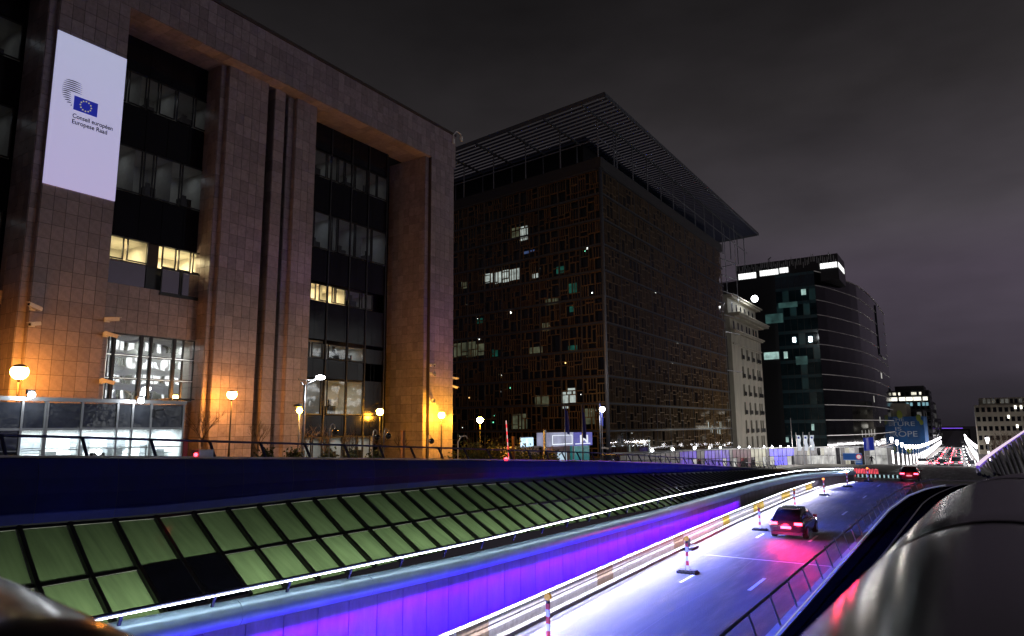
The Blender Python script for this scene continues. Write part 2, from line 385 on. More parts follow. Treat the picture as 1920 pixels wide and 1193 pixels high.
for a, b in ((26, 38), (38, 50), (50, 64)): area_light('added_violet_wash', (-14.3, a, interp(RAILZ, a)-.1), (-14.3, b, interp(RAILZ, b)-.1), .05, (.22, .05, 1), 80, (-18.5, (a+b)/2, .2), 45, sky)  # violet wash added for the parapet wall, no fitting of its own
# beam: big round steel edge of the ramp
beamY = [2, 6, 10, 14, 18, 22, 26, 30, 34, 38, 42, 46, 50, 54, 58, 62, 66, 70, 74, 78, 81, 84]
beam = thing('round_edge_beam', 'fat round pale blue steel beam along the ramp edge above the purple wall', 'beam', (-13.85, 30, -1.5))
bsteel = mat('blue_grey_steel', (.30, .46, .60), .36, .25, var=.15, vscale=1.5)
bpath = [Vector((interp(BEAMX, y), y, interp(BEAMZ, y))) for y in beamY]
prof = [(.30*math.cos(t), .29*math.sin(t)) for t in [2*math.pi*i/20 for i in range(20)]]
for i in range(0, len(bpath)-1, 1):
    a, b = bpath[i], bpath[i+1]; mb = MB()
    tn = [bpath[min(j+1, len(bpath)-1)]-bpath[max(j-1, 0)] for j in (i, i+1)]
    mb.sweep([a.lerp(b, .002), b.lerp(a, .002)], prof[::-1], tans=tn, cap=False); part('steel_segment', mb, bsteel, beam, True)
# LED handrail
lr = thing('lit_handrail', 'thin handrail with a continuous white light strip over the round blue beam', 'handrail', (-14.2, 30, -1))
hy = [6.8]+[8+2*k for k in range(36)]+[80, 82, 84.5]
hp = [Vector((interp(RAILX, y), y, interp(RAILZ, y))) for y in hy]
mb = MB(); mb.tube([p+Vector((-.03, 0, .05)) for p in hp], .035, 8); part('rail_tube', mb, dark_rail, lr, True)
mb = MB(); mb.tube(hp, .010, 6); part('led_strip', mb, LED, lr, True)
bm_ = MB(); bm_.obox((-.02, -.03, 0), (.04, 0, 0), (0, .06, 0), (-.12, 0, -.3)); bme = bm_.mesh('bracket', dark_rail)
for k in range(40):
    y = 7.4+1.95*k
    if y > 83.5: break
    piece('bracket', bme, lr, (interp(RAILX, y)-.02, y, interp(RAILZ, y)+.02))
mb = MB(); mb.box(-10.85, 84.48, -2.95, -10.77, 84.56, -1.88); part('end_post', mb, white_paint, lr)
# purple lit wall
pw = thing('ramp_wall', 'smooth metal panelled ramp wall lit violet and blue from above', 'wall', (-13.6, 30, -2.5))
wallpanel = mat('violet_tinted_wall_panel', (.15, .11, .25), .5, .0, bump=.03, bscale=3, var=.3, vscale=3, island=.16, stretch=(1, 1, .3))  # violet of the LED wash put partly into the panel colour
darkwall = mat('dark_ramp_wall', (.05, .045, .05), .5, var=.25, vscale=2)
mb = MB()
for a in range(-2, 84, 2):
    x0, x1 = interp(BEAMX, a)+.18, interp(BEAMX, a+2)+.18
    mb.obox((x0-.25, a, -3.4), (x1-x0, 2, 0), (.2, 0, 0), (0, 0, 2.4+interp(BEAMZ, a)+.4))
part('wall_core', mb, darkwall, pw)
k = 0; y = 2.0
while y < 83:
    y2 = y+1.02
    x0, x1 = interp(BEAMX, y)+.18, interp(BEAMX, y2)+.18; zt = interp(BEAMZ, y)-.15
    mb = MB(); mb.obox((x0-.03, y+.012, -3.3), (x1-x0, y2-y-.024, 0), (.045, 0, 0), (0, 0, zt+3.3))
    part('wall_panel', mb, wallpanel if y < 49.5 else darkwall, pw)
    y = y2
for a, b in ((4, 13), (13, 22), (22, 31), (31, 40), (40, 49.4)):
    xa, xb, za, zb = interp(BEAMX, a)+.46, interp(BEAMX, b)+.46, interp(BEAMZ, a)-.40, interp(BEAMZ, b)-.40
    area_light('violet_wall_light', (xa, a, za), (xb, b, zb), .06, (.24, .0, 1), 200*(b-a)/9, (xa-.34, (a+b)/2, za-1.3), 120, pw)
    area_light('blue_wall_light', (xa+.5, a, -3.0), (xb+.5, b, -3.0), .1, (.03, .0, 1), 190, (xa-.6, (a+b)/2, -2.6), 150, pw)
# crash barrier with yellow and white blocks
by = [2+1.5*k for k in range(59)]
cb = thing('crash_barrier', 'low crash barrier painted in yellow and white blocks along the lit lane', 'barrier', (-12.4, 30, -3))
yel = mat('yellow_paint', (.62, .42, .04), .5, var=.25, vscale=5); wht = mat('dirty_white_paint', (.62, .62, .60), .5, var=.25, vscale=5)
violetlit_yel = mat('violet_lit_yellow_paint', (.40, .31, .20), .55, var=.35, vscale=6)  # yellow as violet light dulls it, put into the colour
bprof = [(.05, 0), (-.22, 0), (-.20, .25), (-.12, .62), (.02, .62), (.05, .42), (.02, .36), (.06, .28), (.05, .1)]
for i in range(len(by)-1):
    a, b = by[i], by[i+1]
    mb = MB(); mb.sweep([(interp(BARX, y), y, -3.1) for y in (a+.004, b-.004)], bprof[::-1])
    part('barrier_block', mb, (yel if by[i] > 42 else violetlit_yel) if (i//2) % 3 == 1 and (by[i] > 42 or i % 2) else wht, cb)
mb = MB(); mb.sweep([(interp(BARX, y)+.3, y, -3.09) for y in by], [(-.12, 0), (-.12, .1), (.1, .1), (.12, 0)]); part('kerb', mb, concrete, cb)
mb = MB(); mb.sweep([(interp(BARX, y)+.09, y, -2.46) for y in by if y > 4], [(-.05, 0), (-.05, .05), (.03, .05), (.03, 0)]); part('added_light_rail', mb, galv, cb)
mb = MB(); mb.sweep([(interp(BARX, y)+.128, y, -2.452) for y in by if y > 4], [(-.004, 0), (-.004, .034), (.004, .034), (.004, 0)]); part('led_strip', mb, LED2, cb)  # strip added in place of vehicle light trails, to brighten the barrier
for a, b in ((6, 16), (16, 26), (26, 36), (36, 46), (46, 58), (58, 70), (70, 82)):
    area_light('added_barrier_light', (interp(BARX, a)+.16, a, -2.46), (interp(BARX, b)+.16, b, -2.46), .04, (.80, .76, 1), 210*(b-a)/10, (interp(BARX, (a+b)/2)+.75, (a+b)/2, -3.1), 165, cb)  # added light for the barrier's lane side and the lane
# white light over the ramp: the handrail strip shines down onto the lane
for a, b in ((6, 16), (16, 26), (26, 36), (36, 46), (46, 58), (58, 70), (70, 82)):
    xa, xb = interp(RAILX, a)+.08, interp(RAILX, b)+.08
    area_light('handrail_light', (xa, a, interp(RAILZ, a)+.02), (xb, b, interp(RAILZ, b)+.02), .05, (.80, .76, 1), 950*(b-a)/10, (-11.3, (a+b)/2, -3.1), 50, lr)
    area_light('added_blue_spill_light', (xa, a, interp(RAILZ, a)+.03), (xb, b, interp(RAILZ, b)+.03), .05, (.05, .10, 1), (2100 if a < 40 else 600)*(b-a)/10, (-7.5, (a+b)/2, -3.1), 100, lr)  # added blue light, stands in for spill from the lit wall
# ------------------------------------------------------------------ right-hand railing, ledge and dark gap panels
rr = thing('ramp_railing', 'dark railing of flat leaning bars with a white lit foot beside the carriageway', 'railing', (-5.3, 30, -3))
RT = [(2, -2.13), (17, -2.13), (27, -2.2), (51, -2.4), (73, -2.35), (80, -2.3)]
RX = [(2, -5.45), (55, -5.45), (66, -5.0), (74, -4.0), (80, -2.4)]
rys = [4+3*k for k in range(26)]
mb = MB(); mb.tube([(interp(RX, y), y, interp(RT, y)) for y in rys], .05, 10); part('handrail', mb, dark_rail, rr, True)
pm = MB(); pm.obox((0, -.07, 0), (.03, 0, 0), (0, .14, 0), (-.25, -.08, .86)); pme = pm.mesh('railing_bar', galv)
for k in range(30):
    y = 5.2+2.45*k; piece('railing_bar', pme, rr, (interp(RX, y)+.25, y+.08, -2.98))
mb = MB(); mb.sweep([(interp(RX, y)+.34, y, -2.98) for y in rys], [(-.2, -.15), (-.2, .0), (.16, .0), (.16, -.15)]); part('footing', mb, concrete, rr)
mb = MB(); mb.sweep([(interp(RX, y)+.44, y, -2.92) for y in rys], [(-.012, 0), (-.012, .03), (.012, .03), (.012, 0)]); part('led_strip', mb, emat('rail_foot_led', (.80, .88, 1), .35), rr)
dk = thing('dark_gap_panels', 'black sloped panels standing for the dark gap between the ramp railing and the steel tube', 'cladding', (-3, 30, 0))
blk = mat('dark_gap_black', (.0012, .0012, .0014), .95, spec=.0, var=.3, vscale=1.2); gut = mat('gutter_metal', (.10, .10, .11), .35, .8)  # deep black without sheen puts the gap's shade into the colour
for k in range(36):
    y = 1+2.1*k
    def cp(y, t):
        a = Vector((interp(RX, y)+.56, y, -2.97)); b = Vector((-.75+max(0, y-60)*.12, y, interp([(0, 1.2), (10, .9), (30, -.6), (60, -2.2), (90, -2.6)], y))); return a.lerp(b, t)
    for t0, t1 in ((0, .45), (.46, 1)):
        a, b, c, d = cp(y+.02, t0), cp(y+2.08, t0), cp(y+2.08, t1), cp(y+.02, t1)
        mb = MB(); mb.obox(a, b-a, d-a, (.02, 0, -.06)); part('cladding_panel', mb, blk, dk)
mb = MB(); mb.tube([cp(y, .455)+Vector((0, 0, .03)) for y in rys], .04, 6); part('gutter', mb, gut, dk)
mb = MB(); mb.tube([cp(y, .98)+Vector((0, 0, .03)) for y in rys], .03, 6); part('gutter', mb, gut, dk)
# ------------------------------------------------------------------ steel tube beside the camera
tubemat = mat('scratched_stainless', (.12, .118, .12), .2, 1, var=.22, vscale=1.6, bump=.02, bscale=60, stretch=(1, .25, 1))
tubemat.node_tree.nodes['Principled BSDF'].inputs['Specular Tint'].default_value = (.62, .61, .62, 1)
tb = thing('steel_tube_parapet', 'fat brushed steel tube parapet in jointed lengths running away at the right', 'parapet', (0, 3, 1.9))
b3 = math.radians(3); dv = Vector((math.sin(b3), math.cos(b3), 0)); rt = Vector((dv.y, -dv.x, 0))
def taxis(s):
    p0 = Vector((-.057, 0, CAM.z-.93)); S = 5.2; Rr = 1.9
    if s < S: return p0+dv*s
    a = min((s-S)/Rr, math.radians(85)); q = p0+dv*S+rt*(Rr-Rr*math.cos(a))+dv*Rr*math.sin(a)
    ex = (s-S)-Rr*a
    if ex > 0: q += (dv*math.cos(a)+rt*math.sin(a))*ex
    return q
joints = [-1.6, .25, 3.0, 5.35, 6.3, 7.2, 8.2, 10.5]
TR = .6
for a, b in zip(joints, joints[1:]):
    mb = MB(); n = max(3, int((b-a)/.16))
    pts = [taxis(a+.05+(b-a-.10)*i/n) for i in range(n+1)]
    rad = [TR*.985]+[TR]*(n-1)+[TR*.985]
    mb.tube(pts, rad, 64, cap=False); part('tube_length', mb, tubemat, tb, True)
for a in joints[1:-1]: mb = MB(); mb.tube([taxis(a-.055), taxis(a+.055)], TR*.972, 64, cap=False); part('joint_ring', mb, mat('joint_gasket', (.004, .004, .004), .9, spec=.1) if a == joints[1] else bpy.data.materials['joint_gasket'], tb, True)
mb = MB(); mb.tube([taxis(-1.5+.15*i) for i in range(80)], TR*.92, 32); part('tube_core', mb, blackmetal, tb, True)
mb = MB(); mb.obox((-.5, -2, .2), (1.3, 0, 0), (0, 9.5, 0), (0, 0, 1.3)); part('tube_plinth', mb, blackmetal, tb)
tb2 = thing('steel_tube_end', 'rounded end of a steel tube parapet, blurred at the bottom left corner', 'parapet', (-2.4, .55, 1.95))
mb = MB(); pts = []; rad = []
for i in range(14):
    t = math.pi/2*i/13; pts.append((-1.62+.46*math.sin(t), .58, 2.0)); rad.append(max(.01, .55*math.cos(t)))
mb.tube([(-5, .75, 2.05), (-3.5, .7, 2.04), (-2.2, .62, 2.02)]+pts, [.55, .55, .55]+rad, 48); part('tube_length', mb, tubemat, tb2, True)
# ------------------------------------------------------------------ stone office building (left)
jl = thing('stone_office_building', 'massive pink granite office block with tall pillars and dark recessed windows, banner on its pier', 'building', (-42, 30, 0))
tiles = []   # (score, mesh key, matrix)
tmesh = {}
def tile_face(o, u, v, nrm, tw=.64, th=.80, skip=None):
    """clad a rectangle with separate stone panels standing 25 mm proud of the core"""
    o, u, v, nrm = Vector(o), Vector(u), Vector(v), Vector(nrm).normalized()
    nu, nv = max(1, round(u.length/tw)), max(1, round(v.length/th)); du, dv_ = u/nu, v/nv
    key = (round(du.length, 3), round(dv_.length, 3))
    if key not in tmesh:
        m_ = MB(); g = .011; m_.obox((g, g, 0), (key[0]-2*g, 0, 0), (0, key[1]-2*g, 0), (0, 0, .025)); tmesh[key] = m_.mesh('stone_panel', stone)
    R = Matrix((u.normalized(), v.normalized(), nrm)).transposed()
    for i in range(nu):
        for j in range(nv):
            p = o+du*i+dv_*j; c = p+(du+dv_)*.5
            if skip and skip(c): continue
            d = c-CAM; sc_ = abs(d.normalized().dot(nrm))*du.length*dv_.length/d.length_squared
            q = p+nrm*random.uniform(-.003, .003)
            tiles.append((sc_ if d.dot(Fv) > 0 else 0, key, q, R))
core = MB()
def block(x0, y0, z0, x1, y1, z1, faces='+x-y'):
    core.box(x0, y0, z0, x1, y1, z1)
    if '+x' in faces: tile_face((x1, y0, z0), (0, y1-y0, 0), (0, 0, z1-z0), (1, 0, 0))
    if '-y' in faces: tile_face((x0, y0, z0), (x1-x0, 0, 0), (0, 0, z1-z0), (0, -1, 0))
    if '-z' in faces: tile_face((x0, y0, z0), (0, y1-y0, 0), (x1-x0, 0, 0), (0, 0, -1), .7, 1.0)
XB = -43.0
block(-43.3, 2.0, 28.2, -40, 51.4, 31.5, '+x-z')                          # roof beam
core.box(-40.1, 2, 31.53, -39.9, 51.45, 31.75)
block(-42.9, 15.75, 1.0, -40, 19.48, 28.2)                             # banner pier
block(-42.9, 15.35, 1.0, -40.35, 15.75, 28.2)                          # its stepped edge
block(-43.0, 26.6, 0, -41.4, 26.98, 28.2); block(-43.0, 26.98, 0, -41, 30.2, 28.2)
block(-43.0, 30.95, 0, -41.15, 31.85, 28.2)
block(-43.0, 32.35, 0, -41.4, 32.85, 28.2); block(-43, 32.85, 0, -41, 34.78, 28.2)
block(-44.9, 47.3, -.6, -40.35, 47.75, 28.2); block(-44.9, 47.75, -.6, -40, 51.15, 28.2, '+x')
core.box(-60, 51.0, -.6, -44.9, 51.3, 31)
core.box(-43.0, 30.2, 0, -42.6, 30.95, 28.2); core.box(-43.0, 31.85, 0, -42.6, 32.35, 28.2)
block(-43.3, 19.4, .8, -42.55, 26.6, 4.7, '+x')                          # stone round the lobby window
block(-43.3, 19.4, 8.75, -42.55, 26.6, 11.75, '+x')
block(-43.3, 19.4, 4.7, -42.55, 21.0, 8.75, '+x')
block(-43.0, 8.0, 1.0, -42.3, 15.3, 10.3, '+x')                          # left bay lower wall
part('wall_core', core, joint, jl)
mb = MB(); mb.box(-60, 2, -.5, -46.5, 51, 31); part('rear_block', mb, blackmetal, jl)
tiles.sort(key=lambda t: -t[0])
for sc_, key, p, R in tiles[:300]: piece('stone_panel', tmesh[key], jl, p, R)
mb = MB()
for sc_, key, p, R in tiles[300:]:
    g = .011; mb.obox(p+R@Vector((g, g, 0)), R@Vector((key[0]-2*g, 0, 0)), R@Vector((0, key[1]-2*g, 0)), R@Vector((0, 0, .025)))
part('stone_cladding', mb, stone, jl, kind='stuff')
# dark glazed bays
def window(y0, y1, z0, z1, x=XB, fr=.07, pm_=None, dep=.10, par=None):
    m_ = MB(); X0, X1 = x, x+dep
    m_.box(X0, y0, z0, X1, y0+fr, z1); m_.box(X0, y1-fr, z0, X1, y1, z1); m_.box(X0, y0+fr, z0, X1, y1-fr, z0+fr); m_.box(X0, y0+fr, z1-fr, X1, y1-fr, z1)
    o = part('window', m_, blackmetal, par or jl)
    m_ = MB(); m_.quad((x+.03, y0+fr, z0+fr), (x+.03, y1-fr, z0+fr), (x+.03, y1-fr, z1-fr), (x+.03, y0+fr, z1-fr)); part('pane', m_, pm_ or pane_m, o)
def spandrel(y0, y1, z0, z1, n, x=XB, m_=None):
    for i in range(n):
        a, b = y0+(y1-y0)*i/n, y0+(y1-y0)*(i+1)/n
        k_ = MB(); k_.box(x-.05, a+.015, z0+.015, x+.035, b-.015, z1-.015); part('spandrel_panel', k_, m_ or blackglass, jl)
def rooms(y0, y1, z0, z1, x=XB, depth=3.0, col=(.9, .93, 1), power=6, walls=None, desk=True, n=1):
    m_ = MB(); X0, X1 = x-depth, x-.06
    m_.quad((X0, y0, z0), (X0, y1, z0), (X0, y1, z1), (X0, y0, z1)); m_.quad((X0, y0, z1), (X0, y1, z1), (X1, y1, z1), (X1, y0, z1))
    m_.quad((X0, y0, z0), (X1, y0, z0), (X1, y1, z0), (X0, y1, z0))
    for i in range(n+1):
        yy = y0+(y1-y0)*i/n; m_.quad((X0, yy, z0), (X1, yy, z0), (X1, yy, z1), (X0, yy, z1))
    part('office_room', m_, room, jl)
    for i in range(n):
        a, b = y0+(y1-y0)*i/n, y0+(y1-y0)*(i+1)/n
        area_light('ceiling_light', (X0+depth*.5, a+(b-a)*.2, z1-.06), (X0+depth*.5, b-(b-a)*.2, z1-.06), .4, col, power*random.uniform(.6, 1.4), (X0+depth*.5, (a+b)/2, z0), 170, jl)
        if desk:
            d_ = MB(); yy = a+(b-a)*random.uniform(.2, .6); d_.box(X1-1.2, yy, z0, X1-.5, yy+.7, z0+random.uniform(.5, 1.0)); d_.box(X1-.9, yy+.2, z0, X1-.8, yy+.5, z0+random.uniform(1.0, 1.3)); part('cabinet', d_, blackmetal, jl)
def row(y0, y1, z0, z1, cuts, **k):
    c = [y0]+cuts+[y1]
    for a, b in zip(c, c[1:]): window(a+.05, b-.05, z0, z1)
    rooms(y0, y1, z0, z1, **k)
dim = dict(col=(.85, .9, 1), power=1.8)
b1 = (19.55, 26.95)
spandrel(*b1, 25.85, 28.18, 5)
row(b1[0], b1[1], 23.6, 25.8, [21.15, 22.4, 23.2, 24.4, 25.7], n=3, **dim)
spandrel(*b1, 20.8, 23.55, 5)
row(b1[0], b1[1], 17.8, 20.75, [20.4, 22.5, 23.25, 25.1], n=3, col=(.85, .9, 1), power=3.5)
spandrel(*b1, 14.8, 17.75, 5)
rooms(b1[0], b1[1], 13.3, 14.75, col=(1, .78, .42), power=230, n=2, x=XB, desk=False)
for a, b in ((19.6, 21.55), (21.75, 23.1), (24.0, 24.95), (25.1, 26.0), (26.12, 26.85)): window(a, b, 13.3, 14.75, x=XB+.3)
spandrel(23.15, 23.95, 11.6, 14.75, 1, XB+.02, joint)
for a, b in ((19.6, 20.6), (20.65, 23.1)): window(a, b, 11.65, 13.25, x=XB+.32, pm_=pane_mirror)
for a, b in ((23.95, 25.3), (25.35, 26.85)): window(a, b, 11.6, 13.25, x=XB+.45, pm_=pane_mirror)
mb = MB(); mb.box(XB-.1, 19.5, 11.5, XB+.2, 26.95, 13.2); mb.box(XB+.2, 19.5, 11.5, XB+.38, 23.15, 11.65); mb.box(XB+.2, 23.9, 11.45, XB+.55, 26.95, 11.6); part('bay_box', mb, blackmetal, jl)
# lobby window wall of the first bay
for i, (a, b) in enumerate(((21.05, 21.3), (21.45, 22.95), (23.1, 23.6), (23.7, 25.1), (25.25, 25.8), (25.8, 26.6))):
    for c, d in ((4.75, 6.0), (6.05, 7.4), (7.45, 8.7)): window(a, b, c, d, x=-42.6, fr=.05, pm_=pane_mirror)
mb = MB()
for a, b in ((21.3, 21.45), (22.95, 23.1), (23.6, 23.7), (25.1, 25.25)): mb.box(-42.62, a, 4.72, -42.46, b, 8.74)
part('mullion', mb, blackmetal, jl)
rooms(21.05, 26.6, 4.75, 8.7, x=-42.7, depth=3.2, col=(.95, .97, 1), power=170, n=2, desk=False)
# second bay
b2 = (35.9, 45.0)
spandrel(*b2, 25.9, 28.18, 5)
row(b2[0], b2[1], 23.6, 25.75, [37.7, 38.9, 39.7, 40.9, 42.4, 43.6], n=3, **dim)
spandrel(*b2, 20.6, 23.55, 5)
row(b2[0], b2[1], 17.5, 20.5, [36.5, 38.4, 39.1, 41.1, 43.1], n=3, col=(.72, .82, 1), power=3)
spandrel(*b2, 14.7, 17.45, 5)
rooms(35.2, 40.3, 13.15, 14.5, col=(1, .75, .38), power=170, n=2, x=XB, desk=False)
for a, b in ((35.6, 36.3), (36.4, 37.0), (37.35, 38.2), (38.7, 39.0), (39.1, 40.2)): window(a, b, 13.15, 14.5)
rooms(40.35, 43.5, 13.15, 14.5, power=3)
for a, b in ((40.5, 41.9), (42.1, 43.4)): window(a, b, 13.15, 14.5)
spandrel(35.4, 45, 10, 13.1, 6)
rooms(38.4, 42.6, 8.5, 9.7, power=9, n=2); rooms(35.4, 38.0, 8.5, 9.9, power=5)
for a, b in ((35.6, 36.6), (36.8, 37.9), (38.5, 40.5), (40.6, 42.5)): window(a, b, 8.5, 9.7)
spandrel(35.4, 45, 6.9, 8.45, 6)
rooms(38.4, 42.6, 4.0, 6.8, power=22, n=1, col=(.95, 1, .92)); rooms(35.4, 38.0, 4.0, 6.8, power=16)
for a, b in ((35.6, 37.9), (38.5, 40.5), (40.6, 42.5)): window(a, b, 4.0, 6.8)
spandrel(35.4, 45, 2.3, 3.95, 6)
rooms(35.4, 44, .1, 2.2, power=30, n=3, col=(.9, .95, 1))
for a in (35.6, 37.2, 38.8, 40.4, 42.0): window(a, a+1.5, .1, 2.25)
spandrel(42.6, 45, 4, 9.7, 2)
mb = MB()
for yy in (35.3, 38.2, 40.55, 42.6, 44.95): mb.box(XB-.02, yy-.06, 0, XB+.12, yy+.06, 28.1)
part('mullion', mb, blackmetal, jl)
# left bay at the picture edge
spandrel(4, 15.3, 25.9, 28.18, 4)
row(6, 15.2, 23.6, 25.8, [8.0, 9.9, 11.8, 13.6], n=3, **dim)
spandrel(4, 15.3, 20.8, 23.55, 4)
row(6, 15.2, 17.8, 20.75, [8.5, 10.6, 12.9], n=3, **dim)
spandrel(4, 15.3, 14.8, 17.75, 4)
row(6, 15.2, 12.7, 14.75, [8.5, 10.6, 12.9], n=3, **dim)
for a, b in ((8.4, 10.4), (10.5, 12.6), (12.7, 15.1)): window(a, b, 10.5, 12.6, pm_=pane_mirror)
mb = MB(); mb.box(XB-.3, 8.3, 10.3, XB-.05, 15.2, 12.7); part('bay_box', mb, blackmetal, jl)
# ------------------------------------------------------------------ banner on the pier
bn = thing('wall_banner', 'tall pale lilac banner with a blue star flag and two text lines on granite', 'banner', (-39.93, 17.6, 20.3))
scr = emat('glowing_banner_cloth', (.60, .56, .84), .66, base=(.7, .7, .75))  # illumination of the banner put into its material as a faint glow
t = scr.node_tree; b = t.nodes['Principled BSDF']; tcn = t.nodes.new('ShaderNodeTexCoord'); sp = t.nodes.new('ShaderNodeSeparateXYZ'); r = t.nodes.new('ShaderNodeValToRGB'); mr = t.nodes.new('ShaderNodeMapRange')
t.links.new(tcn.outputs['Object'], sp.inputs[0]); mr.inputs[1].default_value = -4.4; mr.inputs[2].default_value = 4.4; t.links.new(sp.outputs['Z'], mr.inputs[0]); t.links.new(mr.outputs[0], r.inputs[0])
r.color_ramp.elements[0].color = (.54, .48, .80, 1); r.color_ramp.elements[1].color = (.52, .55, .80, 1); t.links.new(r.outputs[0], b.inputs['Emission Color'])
mb = MB(); mb.box(-39.97, 15.72, 15.95, -39.90, 19.46, 24.75); part('screen', mb, scr, bn)
ink = mat('dark_ink', (.012, .015, .05), .6); flagblue = emat('flag_blue', (.02, .03, .42), .5, base=(.02, .03, .3)); starm = emat('star_gold', (.62, .58, .32), .6, base=(.6, .5, .1))
mb = MB(); mb.box(-39.90, 16.83, 20.53, -39.892, 18.09, 21.35); fl = part('flag', mb, flagblue, bn)
for k in range(12):
    a0 = math.pi*2*k/12; cyk, czk = 17.46+.29*math.cos(a0), 20.94+.29*math.sin(a0); m_ = MB(); pts = []
    for i in range(10):
        a = math.pi/2+math.pi*i/5; rr_ = .062 if i % 2 == 0 else .026; pts.append((-39.888, cyk+rr_*math.cos(a), czk+rr_*math.sin(a)))
    m_.add(pts, [tuple(range(10))]); part('star', m_, starm, fl)
for i in range(13):     # the lens of stripes
    z = 22.10-.118*i; t_ = (i-4.8)/7.4; half = .66*math.sqrt(max(.05, 1-t_*t_)); cyy = 16.83
    ya, yb = cyy-half, cyy+half*(.95 if z > 21.4 else 1)
    if z < 21.42: yb = min(yb, 16.77)
    m_ = MB(); th = .030
    n = 8; up = [(-39.892, ya+(yb-ya)*j/n, z+.05*math.sin(math.pi*j/n)+th*math.sin(math.pi*min(j/n+.12, 1))) for j in range(n+1)]; lo = [(-39.892, ya+(yb-ya)*j/n, z+.05*math.sin(math.pi*j/n)-th*math.sin(math.pi*min(j/n+.12, 1))) for j in range(n+1)]
    for j in range(n): m_.quad(lo[j], lo[j+1], up[j+1], up[j])
    part('logo_stripe', m_, ink, bn)
def text_mesh(s, size, right, up, origin, material, parent, name='lettering', ext=.01, width=None, bold=0, space=1):
    cu = bpy.data.curves.new(name, 'FONT'); cu.body = s; cu.size = size; cu.extrude = ext; cu.offset = bold; cu.space_character = space
    o = bpy.data.objects.new('tmp', cu); C.objects.link(o)
    dg = bpy.context.evaluated_depsgraph_get(); me = bpy.data.meshes.new_from_object(o.evaluated_get(dg)); bpy.data.objects.remove(o)
    right, up = Vector(right), Vector(up); n = right.cross(up)
    xs = [v.co.x for v in me.vertices]; k = (width/(max(xs)-min(xs))) if width else 1; x0 = min(xs)
    for v in me.vertices: v.co = Vector(origin)-wloc(parent)+right*((v.co.x-x0)*k)+up*v.co.y+n*v.co.z
    me.materials.clear(); me.materials.append(material); me.name = name
    ob = bpy.data.objects.new(name, me); C.objects.link(ob); ob.parent = parent; return ob
text_mesh('Conseil européen', .36, (0, 1, 0), (0, 0, 1), (-39.893, 16.83, 20.06), ink, bn, width=2.16, ext=.003, bold=.006)
text_mesh('Europese Raad', .36, (0, 1, 0), (0, 0, 1), (-39.893, 16.83, 19.72), ink, bn, width=1.88, ext=.003, bold=.006)
# ------------------------------------------------------------------ small fittings on the stone building
def cctv(p, aim, label):
    o = thing('security_camera', label, 'security camera', p, 'white security cameras on the granite building'); p = Vector(p); aim = Vector(aim).normalized()
    m_ = MB(); m_.box(p.x-.02, p.y-.14, p.z-.13, p.x+.06, p.y+.14, p.z+.13); part('mounting_plate', m_, white_paint, o)
    q = p+Vector((.45, 0, -.02)); m_ = MB(); m_.tube([p+Vector((.05, 0, 0)), p+Vector((.3, 0, -.08)), q], .045, 8); part('arm', m_, white_paint, o)
    m_ = MB(); s_ = aim.cross(Vector((0, 0, 1))).normalized(); u_ = s_.cross(aim); m_.obox(q-s_*.085-u_*.08-aim*.3, s_*.17, u_*.17, aim*.72); m_.obox(q-s_*.1+u_*.09-aim*.25, s_*.2, u_*.025, aim*.78); part('housing', m_, white_paint, o)
    m_ = MB(); m_.obox(q-s_*.06-u_*.055+aim*.422, s_*.12, u_*.12, aim*.01); part('lens', m_, blackmetal, o)
for p, aim, lb in (((-39.97, 15.85, 9.2), (.3, -1, .25), 'upper white camera on the left edge of the banner pier'), ((-39.97, 15.9, 8.35), (.5, -.8, -.2), 'lower white camera on the left edge of the banner pier'),
                   ((-39.97, 19.6, 9.05), (.4, 1, .1), 'upper white camera on the right edge of the banner pier'), ((-39.97, 19.6, 8.2), (.5, .9, -.3), 'lower white camera at the top corner of the lobby window'),
                   ((-39.97, 19.62, 5.6), (.5, .9, -.3), 'white camera low on the banner pier beside the lobby window'),
                   ((-39.97, 47.9, 8.45), (.6, -.7, -.2), 'upper white camera on the groove of the end pillar'), ((-39.97, 47.9, 7.7), (.6, -.6, -.4), 'second white camera from the top on the groove of the end pillar'),
                   ((-39.97, 47.9, 5.2), (.6, -.6, -.4), 'white camera low on the groove of the end pillar'), ((-40.4, 51.2, 7.5), (.8, .6, -.2), 'upper white camera on the outer corner of the end pillar'), ((-40.4, 51.2, 6.7), (.8, .6, -.3), 'lower white camera on the outer corner of the end pillar')):
    cctv(p, aim, lb)
rc = thing('roof_camera_arm', 'white bent arm with a hanging camera at the roof corner of the granite building', 'security camera', (-39.9, 51.0, 31))
mb = MB(); mb.tube([(-39.85, 50.9, 30.7), (-39.85, 50.9, 31.5), (-39.8, 51.3, 32.0), (-39.75, 52.0, 31.9), (-39.75, 52.05, 31.6)], .06, 8); part('arm', mb, white_paint, rc)
mb = MB(); mb.box(-39.93, 50.78, 30.6, -39.75, 51.02, 31.05); mb.box(-39.85, 51.93, 31.25, -39.65, 52.17, 31.7); part('housing', mb, white_paint, rc)

